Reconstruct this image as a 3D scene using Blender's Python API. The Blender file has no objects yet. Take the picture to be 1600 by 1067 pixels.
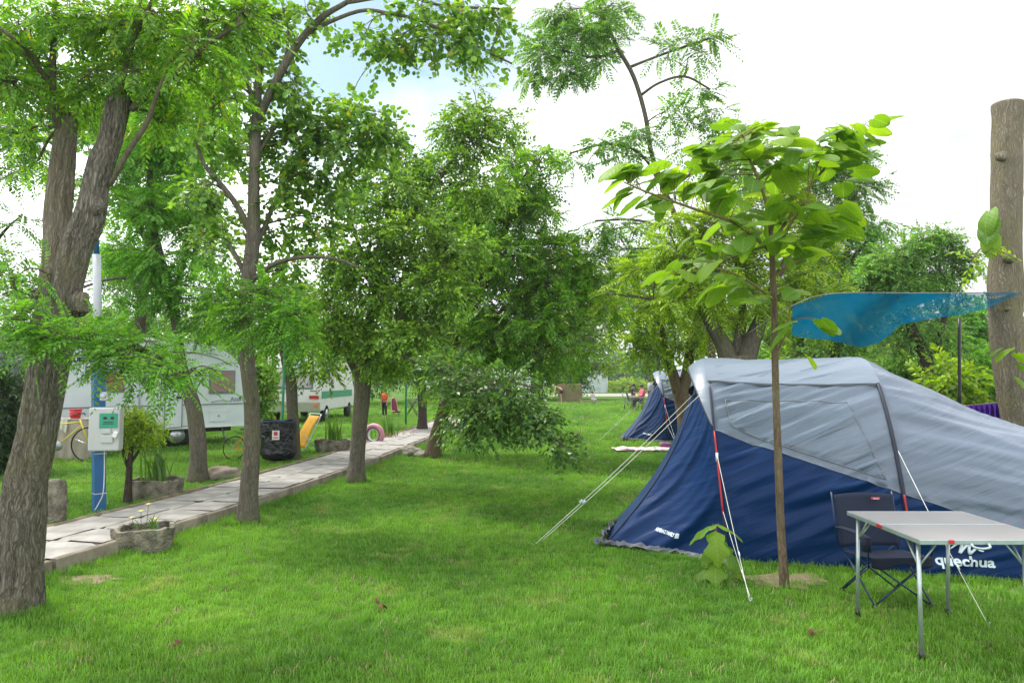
import bpy, math, random
import numpy as np
from mathutils import Vector, Matrix, noise
R = math.radians
random.seed(7); rng = np.random.default_rng(7)
S = bpy.context.scene; COL = S.collection
# ------------------------------------------------------------------ camera, world, sun
PITCH = R(3.15); F = 1070.0; CAMH = 1.65
cd = bpy.data.cameras.new('camera'); cam = bpy.data.objects.new('camera', cd); COL.objects.link(cam)
cd.sensor_width = 36; cd.lens = F/1600*36; cd.clip_end = 3000; cd.clip_start = .05
cam.location = (0, 0, CAMH); cam.rotation_euler = (R(90)+PITCH, 0, 0)
S.camera = cam
W = bpy.data.worlds.new('World'); S.world = W; W.use_nodes = True
SUN_EL, SUN_AZ = R(58), R(-55)      # sun high, behind the camera's left shoulder side
nt = W.node_tree; nt.nodes.clear()
def N(nt, t, **kw):
    n = nt.nodes.new(t)
    for k, v in kw.items():
        if k.startswith('i_'): n.inputs[k[2:].replace('_', ' ')].default_value = v
        else: setattr(n, k, v)
    return n
sky = N(nt, 'ShaderNodeTexSky', sky_type='NISHITA', sun_disc=False)
sky.sun_elevation = SUN_EL; sky.sun_rotation = SUN_AZ; sky.air_density = 1.0; sky.dust_density = 1.5
tc = N(nt, 'ShaderNodeTexCoord'); mp = N(nt, 'ShaderNodeMapping'); mp.inputs['Scale'].default_value = (1, 1, 2.2)
nz = N(nt, 'ShaderNodeTexNoise'); nz.inputs['Scale'].default_value = 1.7; nz.inputs['Detail'].default_value = 6
nz.inputs['Roughness'].default_value = .55; mp.inputs['Location'].default_value = (3.1, .4, 1.2)
rp = N(nt, 'ShaderNodeValToRGB'); rp.color_ramp.elements[0].position = .34; rp.color_ramp.elements[1].position = .56
mx = N(nt, 'ShaderNodeMixRGB'); nz2 = N(nt, 'ShaderNodeTexNoise'); nz2.inputs['Scale'].default_value = 1.3; nz2.inputs['Detail'].default_value = 5; cl = N(nt, 'ShaderNodeValToRGB')
ce = cl.color_ramp.elements; ce[0].position = .33; ce[0].color = (2.62, 2.7, 2.74, 1); ce[1].position = .66; ce[1].color = (8.6, 8.75, 9.0, 1)
tint = N(nt, 'ShaderNodeMixRGB', blend_type='MULTIPLY'); tint.inputs[0].default_value = 1; tint.inputs[2].default_value = (.58, .62, .52, 1)
bg = N(nt, 'ShaderNodeBackground'); bg.inputs['Strength'].default_value = .12
wo = N(nt, 'ShaderNodeOutputWorld')
L = nt.links.new
L(mp.outputs[0], nz2.inputs['Vector']); L(nz2.outputs['Fac'], cl.inputs[0]); L(cl.outputs[0], mx.inputs[2]); L(tc.outputs['Generated'], mp.inputs[0]); L(mp.outputs[0], nz.inputs['Vector']); L(nz.outputs['Fac'], rp.inputs[0])
gap = N(nt, 'ShaderNodeVectorMath', operation='DOT_PRODUCT'); gap.inputs[1].default_value = (-.16, .885, .44); L(tc.outputs['Generated'], gap.inputs[0])
g2 = N(nt, 'ShaderNodeMapRange'); g2.interpolation_type = 'SMOOTHSTEP'; g2.inputs[1].default_value = .965; g2.inputs[2].default_value = .995; g2.inputs[3].default_value = .12; g2.inputs[4].default_value = -.16; L(gap.outputs['Value'], g2.inputs[0])
ga = N(nt, 'ShaderNodeMath', operation='ADD'); L(nz.outputs['Fac'], ga.inputs[0]); L(g2.outputs[0], ga.inputs[1]); L(ga.outputs[0], rp.inputs[0])
L(rp.outputs[0], mx.inputs[0]); L(sky.outputs[0], tint.inputs[1]); L(tint.outputs[0], mx.inputs[1]); L(mx.outputs[0], bg.inputs[0]); L(bg.outputs[0], wo.inputs[0])
sd = bpy.data.lights.new('sun', 'SUN'); sun = bpy.data.objects.new('sun', sd); COL.objects.link(sun)
sd.energy = 1.5; sd.angle = R(12); sd.color = (1, .95, .87)
sdir = Vector((math.sin(SUN_AZ)*math.cos(SUN_EL), math.cos(SUN_AZ)*math.cos(SUN_EL), math.sin(SUN_EL)))
sun.rotation_euler = sdir.to_track_quat('Z', 'Y').to_euler()
S.view_settings.view_transform = 'Standard'; S.view_settings.look = 'None'; S.view_settings.gamma = 1
S.view_settings.use_curve_mapping = False; S.view_settings.exposure = 1.68
S.render.engine = 'CYCLES'
# ------------------------------------------------------------------ helpers
cP, sP = math.cos(PITCH), math.sin(PITCH)
def ray(px, py):
    dx = (px-800)/F; dy = -(py-533.5)/F
    return Vector((dx, cP-dy*sP, sP+dy*cP))
def P(px, py, Y):
    d = ray(px, py); return Vector((0, 0, CAMH)) + d*(Y/d.y)
def G(px, py, z=0.0):
    d = ray(px, py); return Vector((0, 0, CAMH)) + d*((z-CAMH)/d.z)
def path_right(y):
    return float(np.interp(y, [0, 3, 5.7, 6.4, 8.35, 10.6, 13.5, 18, 22, 28, 36, 60], [-5.3, -4.55, -3.93, -3.76, -3.35, -2.98, -2.62, -2.2, -1.9, -1.55, -1.1, .3]))
PW = 1.15
def gz(x, y):
    c = path_right(y)-PW/2
    t = min(max((c-x+.35)/.7, 0), 1); return .085*t*t*(3-2*t)
class MB:
    def __init__(s): s.v = []; s.f = []; s.n = 0; s.mi = []
    def add(s, V, Fc, m=0):
        V = np.asarray(V, dtype=np.float64).reshape(-1, 3)
        s.v.append(V)
        if isinstance(Fc, np.ndarray): s.f.append(Fc+s.n); s.mi.append(np.full(len(Fc), m))
        else:
            by = {}
            for f in Fc: by.setdefault(len(f), []).append(f)
            for k, fs in by.items(): s.f.append(np.array(fs)+s.n); s.mi.append(np.full(len(fs), m))
        s.n += len(V); return s
    def box(s, c, d, rz=0, m=0, taper=1.0, M=None):
        cx, cy, cz = c; hx, hy, hz = d[0]/2, d[1]/2, d[2]/2; V = []
        for z, k in ((-hz, 1), (hz, taper)):
            for x, y in ((-hx, -hy), (hx, -hy), (hx, hy), (-hx, hy)): V.append((x*k, y*k, z))
        V = np.array(V); c_, s_ = math.cos(rz), math.sin(rz)
        V = np.stack([V[:, 0]*c_-V[:, 1]*s_+cx, V[:, 0]*s_+V[:, 1]*c_+cy, V[:, 2]+cz], 1)
        if M is not None: V = np.array([M @ Vector(p) for p in V])
        return s.add(V, [(3, 2, 1, 0), (4, 5, 6, 7), (0, 1, 5, 4), (1, 2, 6, 5), (2, 3, 7, 6), (3, 0, 4, 7)], m)
    def tube(s, pts, rad, n=8, m=0, cap=True, disp=None, flat=1.0):
        pts = np.array([tuple(p) for p in pts], float); k = len(pts)
        rad = np.full(k, rad) if np.isscalar(rad) else np.asarray(rad, float)
        T = np.gradient(pts, axis=0); T /= np.linalg.norm(T, axis=1)[:, None]+1e-9
        ref = np.array([0, 1., 0]) if abs(T[0][1]) < .9 else np.array([1., 0, 0])
        V = []; a = np.arange(n)*2*math.pi/n
        u = np.cross(T[0], ref); u /= np.linalg.norm(u)
        for i in range(k):
            u = u-T[i]*u.dot(T[i]); u /= np.linalg.norm(u)+1e-9; w = np.cross(T[i], u)
            r = rad[i]*np.ones(n)
            if disp is not None: r = r*(1+disp(i, a, pts[i]))
            V.append(pts[i]+np.outer(np.cos(a)*r, u)*flat+np.outer(np.sin(a)*r, w))
        V = np.concatenate(V)
        i = np.arange(k-1)[:, None]*n; j = np.arange(n)[None, :]; j2 = (j+1) % n
        Fq = np.stack([i+j, i+j2, i+n+j2, i+n+j], -1).reshape(-1, 4)
        s.add(V, Fq, m)
        if cap:
            b = s.n-len(V)
            s.f.append(np.array([list(range(n))[::-1]])+b); s.mi.append(np.array([m]))
            s.f.append(np.array([list(range(n))])+b+(k-1)*n); s.mi.append(np.array([m]))
        return s
    def bar(s, a, b, r, n=8, m=0): return s.tube([a, b], r, n, m)
    def grid(s, Pf, nu, nv, m=0):
        V = np.array([tuple(Pf(i/nu, j/nv)) for i in range(nu+1) for j in range(nv+1)])
        i = np.arange(nu)[:, None]*(nv+1); j = np.arange(nv)[None, :]
        return s.add(V, np.stack([i+j, i+nv+1+j, i+nv+2+j, i+j+1], -1).reshape(-1, 4), m)
    def build(s, name, mats, parent=None, origin=(0, 0, 0), smooth=True, solid=None):
        me = bpy.data.meshes.new(name)
        V = np.concatenate(s.v)-np.array(tuple(origin)); me.vertices.add(len(V)); me.vertices.foreach_set('co', V.astype(np.float32).ravel())
        tot = sum(f.size for f in s.f); npoly = sum(len(f) for f in s.f)
        me.loops.add(tot); me.loops.foreach_set('vertex_index', np.concatenate([f.ravel() for f in s.f]).astype(np.int32))
        me.polygons.add(npoly); st = []; o = 0; tt = []
        for f in s.f:
            st.append(o+np.arange(len(f))*f.shape[1]); o += f.size; tt.append(np.full(len(f), f.shape[1]))
        me.polygons.foreach_set('loop_start', np.concatenate(st).astype(np.int32))
        me.polygons.foreach_set('loop_total', np.concatenate(tt).astype(np.int32))
        me.polygons.foreach_set('material_index', np.concatenate(s.mi).astype(np.int32))
        me.polygons.foreach_set('use_smooth', np.full(npoly, smooth))
        me.update(calc_edges=True)
        for mt in (mats if isinstance(mats, (list, tuple)) else [mats]): me.materials.append(mt)
        return link(name, me, parent, solid)
def link(name, me, parent=None, solid=None):
    o = bpy.data.objects.new(name, me); COL.objects.link(o)
    if parent: o.parent = parent
    if solid:
        md = o.modifiers.new('s', 'SOLIDIFY'); md.thickness = solid; md.offset = -1
    return o
def tag(o, label=None, cat=None, group=None, kind=None):
    if label: o['label'] = label
    if cat: o['category'] = cat
    if group: o['group'] = group
    if kind: o['kind'] = kind
    return o
def empty(name, loc, label, cat, group=None, rz=0):
    o = bpy.data.objects.new(name, None); COL.objects.link(o); o.location = tuple(loc); o.rotation_euler = (0, 0, rz)
    o.empty_display_size = .2
    return tag(o, label, cat, group)
def copy_tree(o, parent=None):
    c = o.copy(); COL.objects.link(c); c.parent = parent
    for ch in list(o.children): copy_tree(ch, c)
    return c
def bevel(o, w=.01, seg=2):
    md = o.modifiers.new('b', 'BEVEL'); md.width = w; md.segments = seg; md.limit_method = 'ANGLE'; md.angle_limit = R(40); return o
def crom(pts, sub=6):
    """Catmull-Rom through (vec..) rows"""
    p = np.array([tuple(q) for q in pts], float)
    if len(p) < 3: 
        t = np.linspace(0, 1, sub+1)[:, None]; return p[0]*(1-t)+p[-1]*t
    q = np.vstack([2*p[0]-p[1], p, 2*p[-1]-p[-2]]); out = []
    for i in range(1, len(q)-2):
        for k in range(sub):
            t = k/sub; a, b, c, d = q[i-1], q[i], q[i+1], q[i+2]
            out.append(.5*((2*b)+(-a+c)*t+(2*a-5*b+4*c-d)*t*t+(-a+3*b-3*c+d)*t**3))
    out.append(p[-1]); return np.array(out)
# ------------------------------------------------------------------ materials
def newmat(name):
    m = bpy.data.materials.new(name); m.use_nodes = True; t = m.node_tree; b = t.nodes['Principled BSDF']; return m, t, b
def mat(name, col, rough=.6, var=.25, scale=6, bump=0, bscale=None, metal=0, stretch=(1, 1, 1), col2=None, detail=5, spec=.5, coord='Object', bdist=.02):
    m, t, b = newmat(name); l = t.links.new
    tcn = N(t, 'ShaderNodeTexCoord'); mpn = N(t, 'ShaderNodeMapping'); mpn.inputs['Scale'].default_value = stretch
    l(tcn.outputs[coord], mpn.inputs[0])
    nn = N(t, 'ShaderNodeTexNoise'); nn.inputs['Scale'].default_value = scale; nn.inputs['Detail'].default_value = detail; l(mpn.outputs[0], nn.inputs['Vector'])
    rr = N(t, 'ShaderNodeValToRGB'); rr.color_ramp.elements[0].position = .32; rr.color_ramp.elements[1].position = .68
    c2 = col2 or tuple(min(1, c*(1+var)) for c in col); c1 = col if col2 else tuple(c*(1-var) for c in col)
    rr.color_ramp.elements[0].color = (*c1, 1); rr.color_ramp.elements[1].color = (*c2, 1)
    l(nn.outputs['Fac'], rr.inputs[0]); l(rr.outputs[0], b.inputs['Base Color'])
    b.inputs['Roughness'].default_value = rough; b.inputs['Metallic'].default_value = metal; b.inputs['Specular IOR Level'].default_value = spec
    if bump:
        n2 = N(t, 'ShaderNodeTexNoise'); n2.inputs['Scale'].default_value = bscale or scale*4; n2.inputs['Detail'].default_value = 6; l(mpn.outputs[0], n2.inputs['Vector'])
        bn = N(t, 'ShaderNodeBump'); bn.inputs['Strength'].default_value = bump; bn.inputs['Distance'].default_value = bdist; l(n2.outputs['Fac'], bn.inputs['Height']); l(bn.outputs[0], b.inputs['Normal'])
    return m
def leafmat(name, dark, mid, light, trans=.38, rough=.42, odd=None, veins=False, obj=False):
    m, t, b = newmat(name); l = t.links.new
    if obj: ge = N(t, 'ShaderNodeObjectInfo'); ro = ge.outputs['Random']
    else: ge = N(t, 'ShaderNodeNewGeometry'); ro = ge.outputs['Random Per Island']
    rr = N(t, 'ShaderNodeValToRGB'); cr = rr.color_ramp
    cr.elements[0].color = (*dark, 1); cr.elements[1].color = (*light, 1); cr.elements[0].position = 0; cr.elements[1].position = .965
    e = cr.elements.new(.5); e.color = (*mid, 1)
    if odd: e = cr.elements.new(.995); e.color = (*odd, 1)
    l(ro, rr.inputs[0]); col = rr.outputs[0]
    # slow random drift of brightness through the crown
    tcn = N(t, 'ShaderNodeTexCoord'); nn = N(t, 'ShaderNodeTexNoise'); nn.inputs['Scale'].default_value = 1.1; nn.inputs['Detail'].default_value = 3
    l(tcn.outputs['Object'], nn.inputs['Vector'])
    hs = N(t, 'ShaderNodeHueSaturation'); mr = N(t, 'ShaderNodeMapRange'); mr.inputs[1].default_value = .3; mr.inputs[2].default_value = .7; mr.inputs[3].default_value = .7; mr.inputs[4].default_value = 1.35
    l(nn.outputs['Fac'], mr.inputs[0]); l(mr.outputs[0], hs.inputs['Value']); l(col, hs.inputs['Color']); col = hs.outputs[0]
    if veins:
        uv = N(t, 'ShaderNodeUVMap'); sp = N(t, 'ShaderNodeSeparateXYZ'); l(uv.outputs[0], sp.inputs[0])
        ab = N(t, 'ShaderNodeMath', operation='ABSOLUTE'); l(sp.outputs[0], ab.inputs[0])
        # side veins: v*5.5 - |u|*6
        m1 = N(t, 'ShaderNodeMath', operation='MULTIPLY'); m1.inputs[1].default_value = 5.0; l(ab.outputs[0], m1.inputs[0])
        m2 = N(t, 'ShaderNodeMath', operation='MULTIPLY_ADD'); m2.inputs[1].default_value = 7.0; l(sp.outputs[1], m2.inputs[0])
        mn = N(t, 'ShaderNodeMath', operation='MULTIPLY'); mn.inputs[1].default_value = -1; l(m1.outputs[0], mn.inputs[0]); l(mn.outputs[0], m2.inputs[2])
        fr = N(t, 'ShaderNodeMath', operation='PINGPONG'); fr.inputs[1].default_value = .5; l(m2.outputs[0], fr.inputs[0])
        lt = N(t, 'ShaderNodeMath', operation='LESS_THAN'); lt.inputs[1].default_value = .06; l(fr.outputs[0], lt.inputs[0])
        l2 = N(t, 'ShaderNodeMath', operation='LESS_THAN'); l2.inputs[1].default_value = .018; l(ab.outputs[0], l2.inputs[0])
        mxx = N(t, 'ShaderNodeMath', operation='MAXIMUM'); l(lt.outputs[0], mxx.inputs[0]); l(l2.outputs[0], mxx.inputs[1])
        mc = N(t, 'ShaderNodeMixRGB'); mc.inputs[2].default_value = (.36, .52, .14, 1); ms = N(t, 'ShaderNodeMath', operation='MULTIPLY'); ms.inputs[1].default_value = .28
        l(mxx.outputs[0], ms.inputs[0]); l(ms.outputs[0], mc.inputs[0]); l(col, mc.inputs[1]); col = mc.outputs[0]
        bn = N(t, 'ShaderNodeBump'); bn.inputs['Strength'].default_value = .5; bn.inputs['Distance'].default_value = .004; l(fr.outputs[0], bn.inputs['Height']); l(bn.outputs[0], b.inputs['Normal'])
    l(col, b.inputs['Base Color']); b.inputs['Roughness'].default_value = rough; b.inputs['Specular IOR Level'].default_value = .45
    tr = N(t, 'ShaderNodeBsdfTranslucent'); g2 = N(t, 'ShaderNodeMixRGB', blend_type='MULTIPLY'); g2.inputs[0].default_value = 1; g2.inputs[2].default_value = (1.7, 1.6, .6, 1)
    l(col, g2.inputs[1]); l(g2.outputs[0], tr.inputs[0])
    ms = N(t, 'ShaderNodeMixShader'); ms.inputs[0].default_value = trans; l(b.outputs[0], ms.inputs[1]); l(tr.outputs[0], ms.inputs[2])
    l(ms.outputs[0], t.nodes['Material Output'].inputs[0]); return m
def barkmat(name, c1, c2, sx=9, moss=None, rough=.95, bump=.8, furrow=.2):
    m, t, b = newmat(name); l = t.links.new
    tcn = N(t, 'ShaderNodeTexCoord'); mpn = N(t, 'ShaderNodeMapping'); mpn.inputs['Scale'].default_value = (1, 1, .11)
    n0 = N(t, 'ShaderNodeTexNoise'); n0.inputs['Scale'].default_value = 5; n0.inputs['Detail'].default_value = 4; l(tcn.outputs['Object'], n0.inputs['Vector'])
    va = N(t, 'ShaderNodeVectorMath', operation='MULTIPLY_ADD'); va.inputs[1].default_value = (.13, .13, .5); l(n0.outputs['Color'], va.inputs[0]); l(tcn.outputs['Object'], va.inputs[2]); l(va.outputs[0], mpn.inputs[0])
    vo = N(t, 'ShaderNodeTexVoronoi', feature='DISTANCE_TO_EDGE'); vo.inputs['Scale'].default_value = sx*5.5; l(mpn.outputs[0], vo.inputs['Vector'])
    nn = N(t, 'ShaderNodeTexNoise'); nn.inputs['Scale'].default_value = sx*3.5; nn.inputs['Detail'].default_value = 8; nn.inputs['Roughness'].default_value = .7; l(mpn.outputs[0], nn.inputs['Vector'])
    vr = N(t, 'ShaderNodeMapRange'); vr.inputs[1].default_value = 0; vr.inputs[2].default_value = .35; vr.inputs[3].default_value = 0; vr.inputs[4].default_value = 1; l(vo.outputs['Distance'], vr.inputs[0])
    mm = N(t, 'ShaderNodeMix'); mm.inputs[0].default_value = furrow; l(nn.outputs['Fac'], mm.inputs[2]); l(vr.outputs[0], mm.inputs[3])
    rr = N(t, 'ShaderNodeValToRGB'); rr.color_ramp.elements[0].position = .25; rr.color_ramp.elements[1].position = .72
    rr.color_ramp.elements[0].color = (*c1, 1); rr.color_ramp.elements[1].color = (*c2, 1); l(mm.outputs[0], rr.inputs[0]); col = rr.outputs[0]
    if moss:
        n3 = N(t, 'ShaderNodeTexNoise'); n3.inputs['Scale'].default_value = 2.3; n3.inputs['Detail'].default_value = 6; l(tcn.outputs['Object'], n3.inputs['Vector'])
        r3 = N(t, 'ShaderNodeValToRGB'); r3.color_ramp.elements[0].position = .48; r3.color_ramp.elements[1].position = .70
        r3.color_ramp.elements[1].color = (.6, .6, .6, 1); l(n3.outputs['Fac'], r3.inputs[0])
        mc = N(t, 'ShaderNodeMixRGB'); mc.inputs[2].default_value = (*moss, 1); l(r3.outputs[0], mc.inputs[0]); l(col, mc.inputs[1]); col = mc.outputs[0]
    l(col, b.inputs['Base Color']); b.inputs['Roughness'].default_value = rough; b.inputs['Specular IOR Level'].default_value = .2
    bn = N(t, 'ShaderNodeBump'); bn.inputs['Strength'].default_value = bump; bn.inputs['Distance'].default_value = .035; l(mm.outputs[0], bn.inputs['Height']); l(bn.outputs[0], b.inputs['Normal'])
    return m
# lawn colour from world position, shared by soil sheet and blades
def lawnmat(name, blades):
    m, t, b = newmat(name); l = t.links.new
    ge = N(t, 'ShaderNodeNewGeometry')
    def nse(sc, det=4):
        n = N(t, 'ShaderNodeTexNoise'); n.inputs['Scale'].default_value = sc; n.inputs['Detail'].default_value = det; l(ge.outputs['Position'], n.inputs['Vector']); return n.outputs['Fac']
    def ramp(src, p0, c0, p1, c1):
        r_ = N(t, 'ShaderNodeValToRGB'); e = r_.color_ramp.elements; e[0].position = p0; e[1].position = p1; e[0].color = (*c0, 1); e[1].color = (*c1, 1); l(src, r_.inputs[0]); return r_.outputs[0]
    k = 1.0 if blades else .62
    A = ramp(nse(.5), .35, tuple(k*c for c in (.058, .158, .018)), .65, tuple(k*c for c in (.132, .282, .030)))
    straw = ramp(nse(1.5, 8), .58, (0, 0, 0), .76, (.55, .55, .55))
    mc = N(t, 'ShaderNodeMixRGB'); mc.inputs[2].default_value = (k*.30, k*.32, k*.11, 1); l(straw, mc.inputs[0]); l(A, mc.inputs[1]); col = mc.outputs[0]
    md_ = ramp(nse(7, 5), .3, (.80, .81, .78), .7, (1.28, 1.25, 1.3))
    m3 = N(t, 'ShaderNodeMixRGB', blend_type='MULTIPLY'); m3.inputs[0].default_value = 1; l(col, m3.inputs[1]); l(md_, m3.inputs[2]); col = m3.outputs[0]
    if blades:
        oi = N(t, 'ShaderNodeObjectInfo'); rv = ramp(ge.outputs['Random Per Island'], 0, (.5, .52, .45), 1, (1.65, 1.55, 1.7))
        m2 = N(t, 'ShaderNodeMixRGB', blend_type='MULTIPLY'); m2.inputs[0].default_value = 1; l(col, m2.inputs[1]); l(rv, m2.inputs[2]); col = m2.outputs[0]
    else:
        n5 = ramp(nse(55, 5), .3, (.5, .5, .45), .7, (1.35, 1.3, 1.2))
        m2 = N(t, 'ShaderNodeMixRGB', blend_type='MULTIPLY'); m2.inputs[0].default_value = 1; l(col, m2.inputs[1]); l(n5, m2.inputs[2]); col = m2.outputs[0]
        bn = N(t, 'ShaderNodeBump'); bn.inputs['Strength'].default_value = .8; bn.inputs['Distance'].default_value = .03; l(nse(40, 6), bn.inputs['Height']); l(bn.outputs[0], b.inputs['Normal'])
    l(col, b.inputs['Base Color']); b.inputs['Roughness'].default_value = .6 if blades else .95; b.inputs['Specular IOR Level'].default_value = .3 if blades else .1
    if blades:
        tr = N(t, 'ShaderNodeBsdfTranslucent'); g2 = N(t, 'ShaderNodeMixRGB', blend_type='MULTIPLY'); g2.inputs[0].default_value = 1; g2.inputs[2].default_value = (1.5, 1.5, .6, 1)
        l(col, g2.inputs[1]); l(g2.outputs[0], tr.inputs[0]); ms = N(t, 'ShaderNodeMixShader'); ms.inputs[0].default_value = .35
        l(b.outputs[0], ms.inputs[1]); l(tr.outputs[0], ms.inputs[2]); l(ms.outputs[0], t.nodes['Material Output'].inputs[0])
    return m
M = {}
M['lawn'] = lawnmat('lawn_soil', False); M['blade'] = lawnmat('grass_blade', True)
M['bark_old'] = barkmat('bark_furrowed', (.035, .030, .024), (.26, .235, .19), 9, moss=(.14, .13, .06), furrow=.28)
M['bark_grey'] = barkmat('bark_grey', (.05, .043, .032), (.18, .16, .125), 7, moss=(.11, .12, .045), bump=.7)
M['bark_dark'] = barkmat('bark_dark', (.025, .02, .015), (.09, .075, .055), 7, bump=.7)
M['bark_brown'] = barkmat('bark_brown', (.06, .042, .028), (.20, .15, .10), 7, moss=(.14, .13, .06), bump=.7)
M['bark_pale'] = barkmat('bark_pale', (.12, .10, .07), (.25, .22, .165), 7, moss=(.19, .175, .08), bump=.9, furrow=.32)
M['twig'] = barkmat('twig', (.07, .055, .038), (.17, .145, .105), 8, bump=.2)
M['twig_green'] = barkmat('twig_green', (.10, .095, .03), (.22, .18, .07), 8, bump=.2)
M['cutwood'] = mat('cut_wood', (.30, .23, .14), .9, .3, 20, .3)
M['lf_ash'] = leafmat('leaf_ash', (0.0689, 0.1848, 0.0155), (0.1286, 0.3024, 0.0216), (0.2204, 0.4256, 0.031), .45, odd=(.42, .40, .04))
M['lf_fern'] = leafmat('leaf_fern', (0.0544, 0.176, 0.0151), (0.1089, 0.297, 0.0242), (0.1881, 0.407, 0.0365), .45)
M['lf_round'] = leafmat('leaf_round', (0.0604, 0.1458, 0.0206), (0.1149, 0.2551, 0.0309), (0.2298, 0.4082, 0.0446), .38, odd=(.36, .33, .04))
M['lf_oval'] = leafmat('leaf_oval', (0.0659, 0.154, 0.0178), (0.1333, 0.2772, 0.0285), (0.2822, 0.462, 0.0427), .38, rough=.38)
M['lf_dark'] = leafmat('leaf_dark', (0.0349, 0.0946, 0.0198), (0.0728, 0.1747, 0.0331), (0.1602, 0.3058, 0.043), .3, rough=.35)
M['lf_yel'] = leafmat('leaf_yellowgreen', (.10, .20, .010), (.19, .32, .014), (.30, .43, .02), .45)
M['lf_small'] = leafmat('leaf_small', (0.0594, 0.1575, 0.0322), (0.1187, 0.2625, 0.0483), (0.2019, 0.3806, 0.0644), .4)
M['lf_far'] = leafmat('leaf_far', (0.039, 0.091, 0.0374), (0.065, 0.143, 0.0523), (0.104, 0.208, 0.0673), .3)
M['lf_conifer'] = leafmat('leaf_conifer', (.015, .045, .012), (.03, .075, .018), (.05, .11, .025), .2)
M['lf_cat'] = leafmat('leaf_catalpa', (.09, .21, .012), (.15, .30, .016), (.24, .40, .022), .5, rough=.5, veins=True, obj=True)
M['lf_iris'] = leafmat('leaf_iris', (.05, .13, .02), (.08, .19, .025), (.12, .25, .03), .3)
M['slab'] = mat('concrete_slab', (.20, .188, .17), .9, 0, 3.5, .35, 60, col2=(.37, .35, .325), coord='Object')
M['kerb'] = mat('kerb_concrete', (.12, .10, .07), .95, 0, 5, .6, 40, col2=(.26, .225, .175))
M['kerb_moss'] = mat('kerb_mossy', (.085, .09, .035), .95, 0, 6, .6, 40, col2=(.23, .18, .12))
M['deadleaf'] = mat('dead_leaf', (.11, .05, .02), .8, .3, 8)
M['soil'] = mat('soil', (.045, .035, .022), .95, .4, 12, .6, 60)
M['drysoil'] = mat('dry_soil', (.17, .13, .075), .95, 0, 14, .8, 70, col2=(.27, .22, .13), bdist=.03)
M['stone'] = mat('weathered_stone', (.07, .06, .042), .95, 0, 9, .9, 40, col2=(.30, .275, .21), bdist=.04)
M['rock'] = mat('rock', (.17, .15, .12), .95, 0, 7, .9, 30, col2=(.38, .35, .30), bdist=.04)
def fabric(name, col, rough, bump, sheen=0, ang=.35, transl=0, spec=.5):
    m, t, b = newmat(name); l = t.links.new
    tcn = N(t, 'ShaderNodeTexCoord'); mpn = N(t, 'ShaderNodeMapping'); mpn.inputs['Rotation'].default_value = (0, -ang, 0); mpn.inputs['Scale'].default_value = (.7, .7, 6)
    m0 = N(t, 'ShaderNodeMapping'); m0.inputs['Rotation'].default_value = (0, ang, 0); m0.inputs['Scale'].default_value = (1, 1, 1)
    l(tcn.outputs['Object'], m0.inputs[0]); mpn.inputs['Rotation'].default_value = (0, 0, 0); l(m0.outputs[0], mpn.inputs[0])
    nn = N(t, 'ShaderNodeTexNoise'); nn.inputs['Scale'].default_value = 2.0; nn.inputs['Detail'].default_value = 4; nn.inputs['Distortion'].default_value = .4; l(mpn.outputs[0], nn.inputs['Vector'])
    rr = N(t, 'ShaderNodeMapRange'); rr.inputs[3].default_value = .88; rr.inputs[4].default_value = 1.1; l(nn.outputs['Fac'], rr.inputs[0])
    hs = N(t, 'ShaderNodeHueSaturation'); hs.inputs['Color'].default_value = (*col, 1); l(rr.outputs[0], hs.inputs['Value']); l(hs.outputs[0], b.inputs['Base Color'])
    b.inputs['Roughness'].default_value = rough; b.inputs['Specular IOR Level'].default_value = spec
    bn = N(t, 'ShaderNodeBump'); bn.inputs['Strength'].default_value = bump; bn.inputs['Distance'].default_value = .03; l(nn.outputs['Fac'], bn.inputs['Height']); l(bn.outputs[0], b.inputs['Normal'])
    if transl:
        tr = N(t, 'ShaderNodeBsdfTranslucent'); l(hs.outputs[0], tr.inputs[0]); ms = N(t, 'ShaderNodeMixShader'); ms.inputs[0].default_value = transl
        l(b.outputs[0], ms.inputs[1]); l(tr.outputs[0], ms.inputs[2]); l(ms.outputs[0], t.nodes['Material Output'].inputs[0])
    return m
M['navy'] = fabric('tent_navy', (.001, .022, .09), .5, .6, ang=.42, spec=.18)
M['grey_f'] = fabric('tent_grey', (.105, .138, .19), .33, .5, ang=.38)
M['grey_w'] = fabric('tent_window', (.10, .135, .185), .28, .9, ang=.45)
M['grey_l'] = fabric('tent_roof', (.135, .175, .23), .4, .25, ang=.1)
M['hem'] = mat('tent_hem', (.01, .015, .035), .6, .2)
M['mud'] = mat('mud_flap', (.07, .08, .10), .6, .3, 8, .4)
M['red'] = mat('red_strap', (.45, .02, .03), .5, .1)
M['cord'] = mat('white_cord', (.62, .63, .58), .7, .1)
M['print'] = mat('white_print', (.62, .72, .80), .5, .05)
M['alu'] = mat('aluminium', (.40, .46, .47), .35, .08, 20, metal=.6)
M['tabletop'] = mat('table_laminate', (.28, .265, .26), .35, .05, 3)
M['black'] = mat('black_plastic', (.012, .012, .014), .4, .2)
M['bag'] = mat('bin_bag', (.008, .008, .012), .22, .3, 8, .9, 9, bdist=.05)
M['chair'] = mat('chair_fabric', (.001, .007, .028), .8, .2, 20)
M['chairtube'] = mat('chair_tube', (.004, .02, .06), .3, .1)
M['bluepaint'] = mat('blue_paint', (.012, .10, .26), .4, .12, 4)
M['greypaint'] = mat('grey_paint', (.40, .43, .46), .4, .1, 4)
M['whiteplastic'] = mat('white_plastic', (.42, .44, .43), .35, .06, 3)
M['greenlabel'] = mat('green_label', (.02, .26, .16), .4, .08)
M['caravan'] = mat('caravan_shell', (.60, .655, .70), .28, .07, 2)
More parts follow.
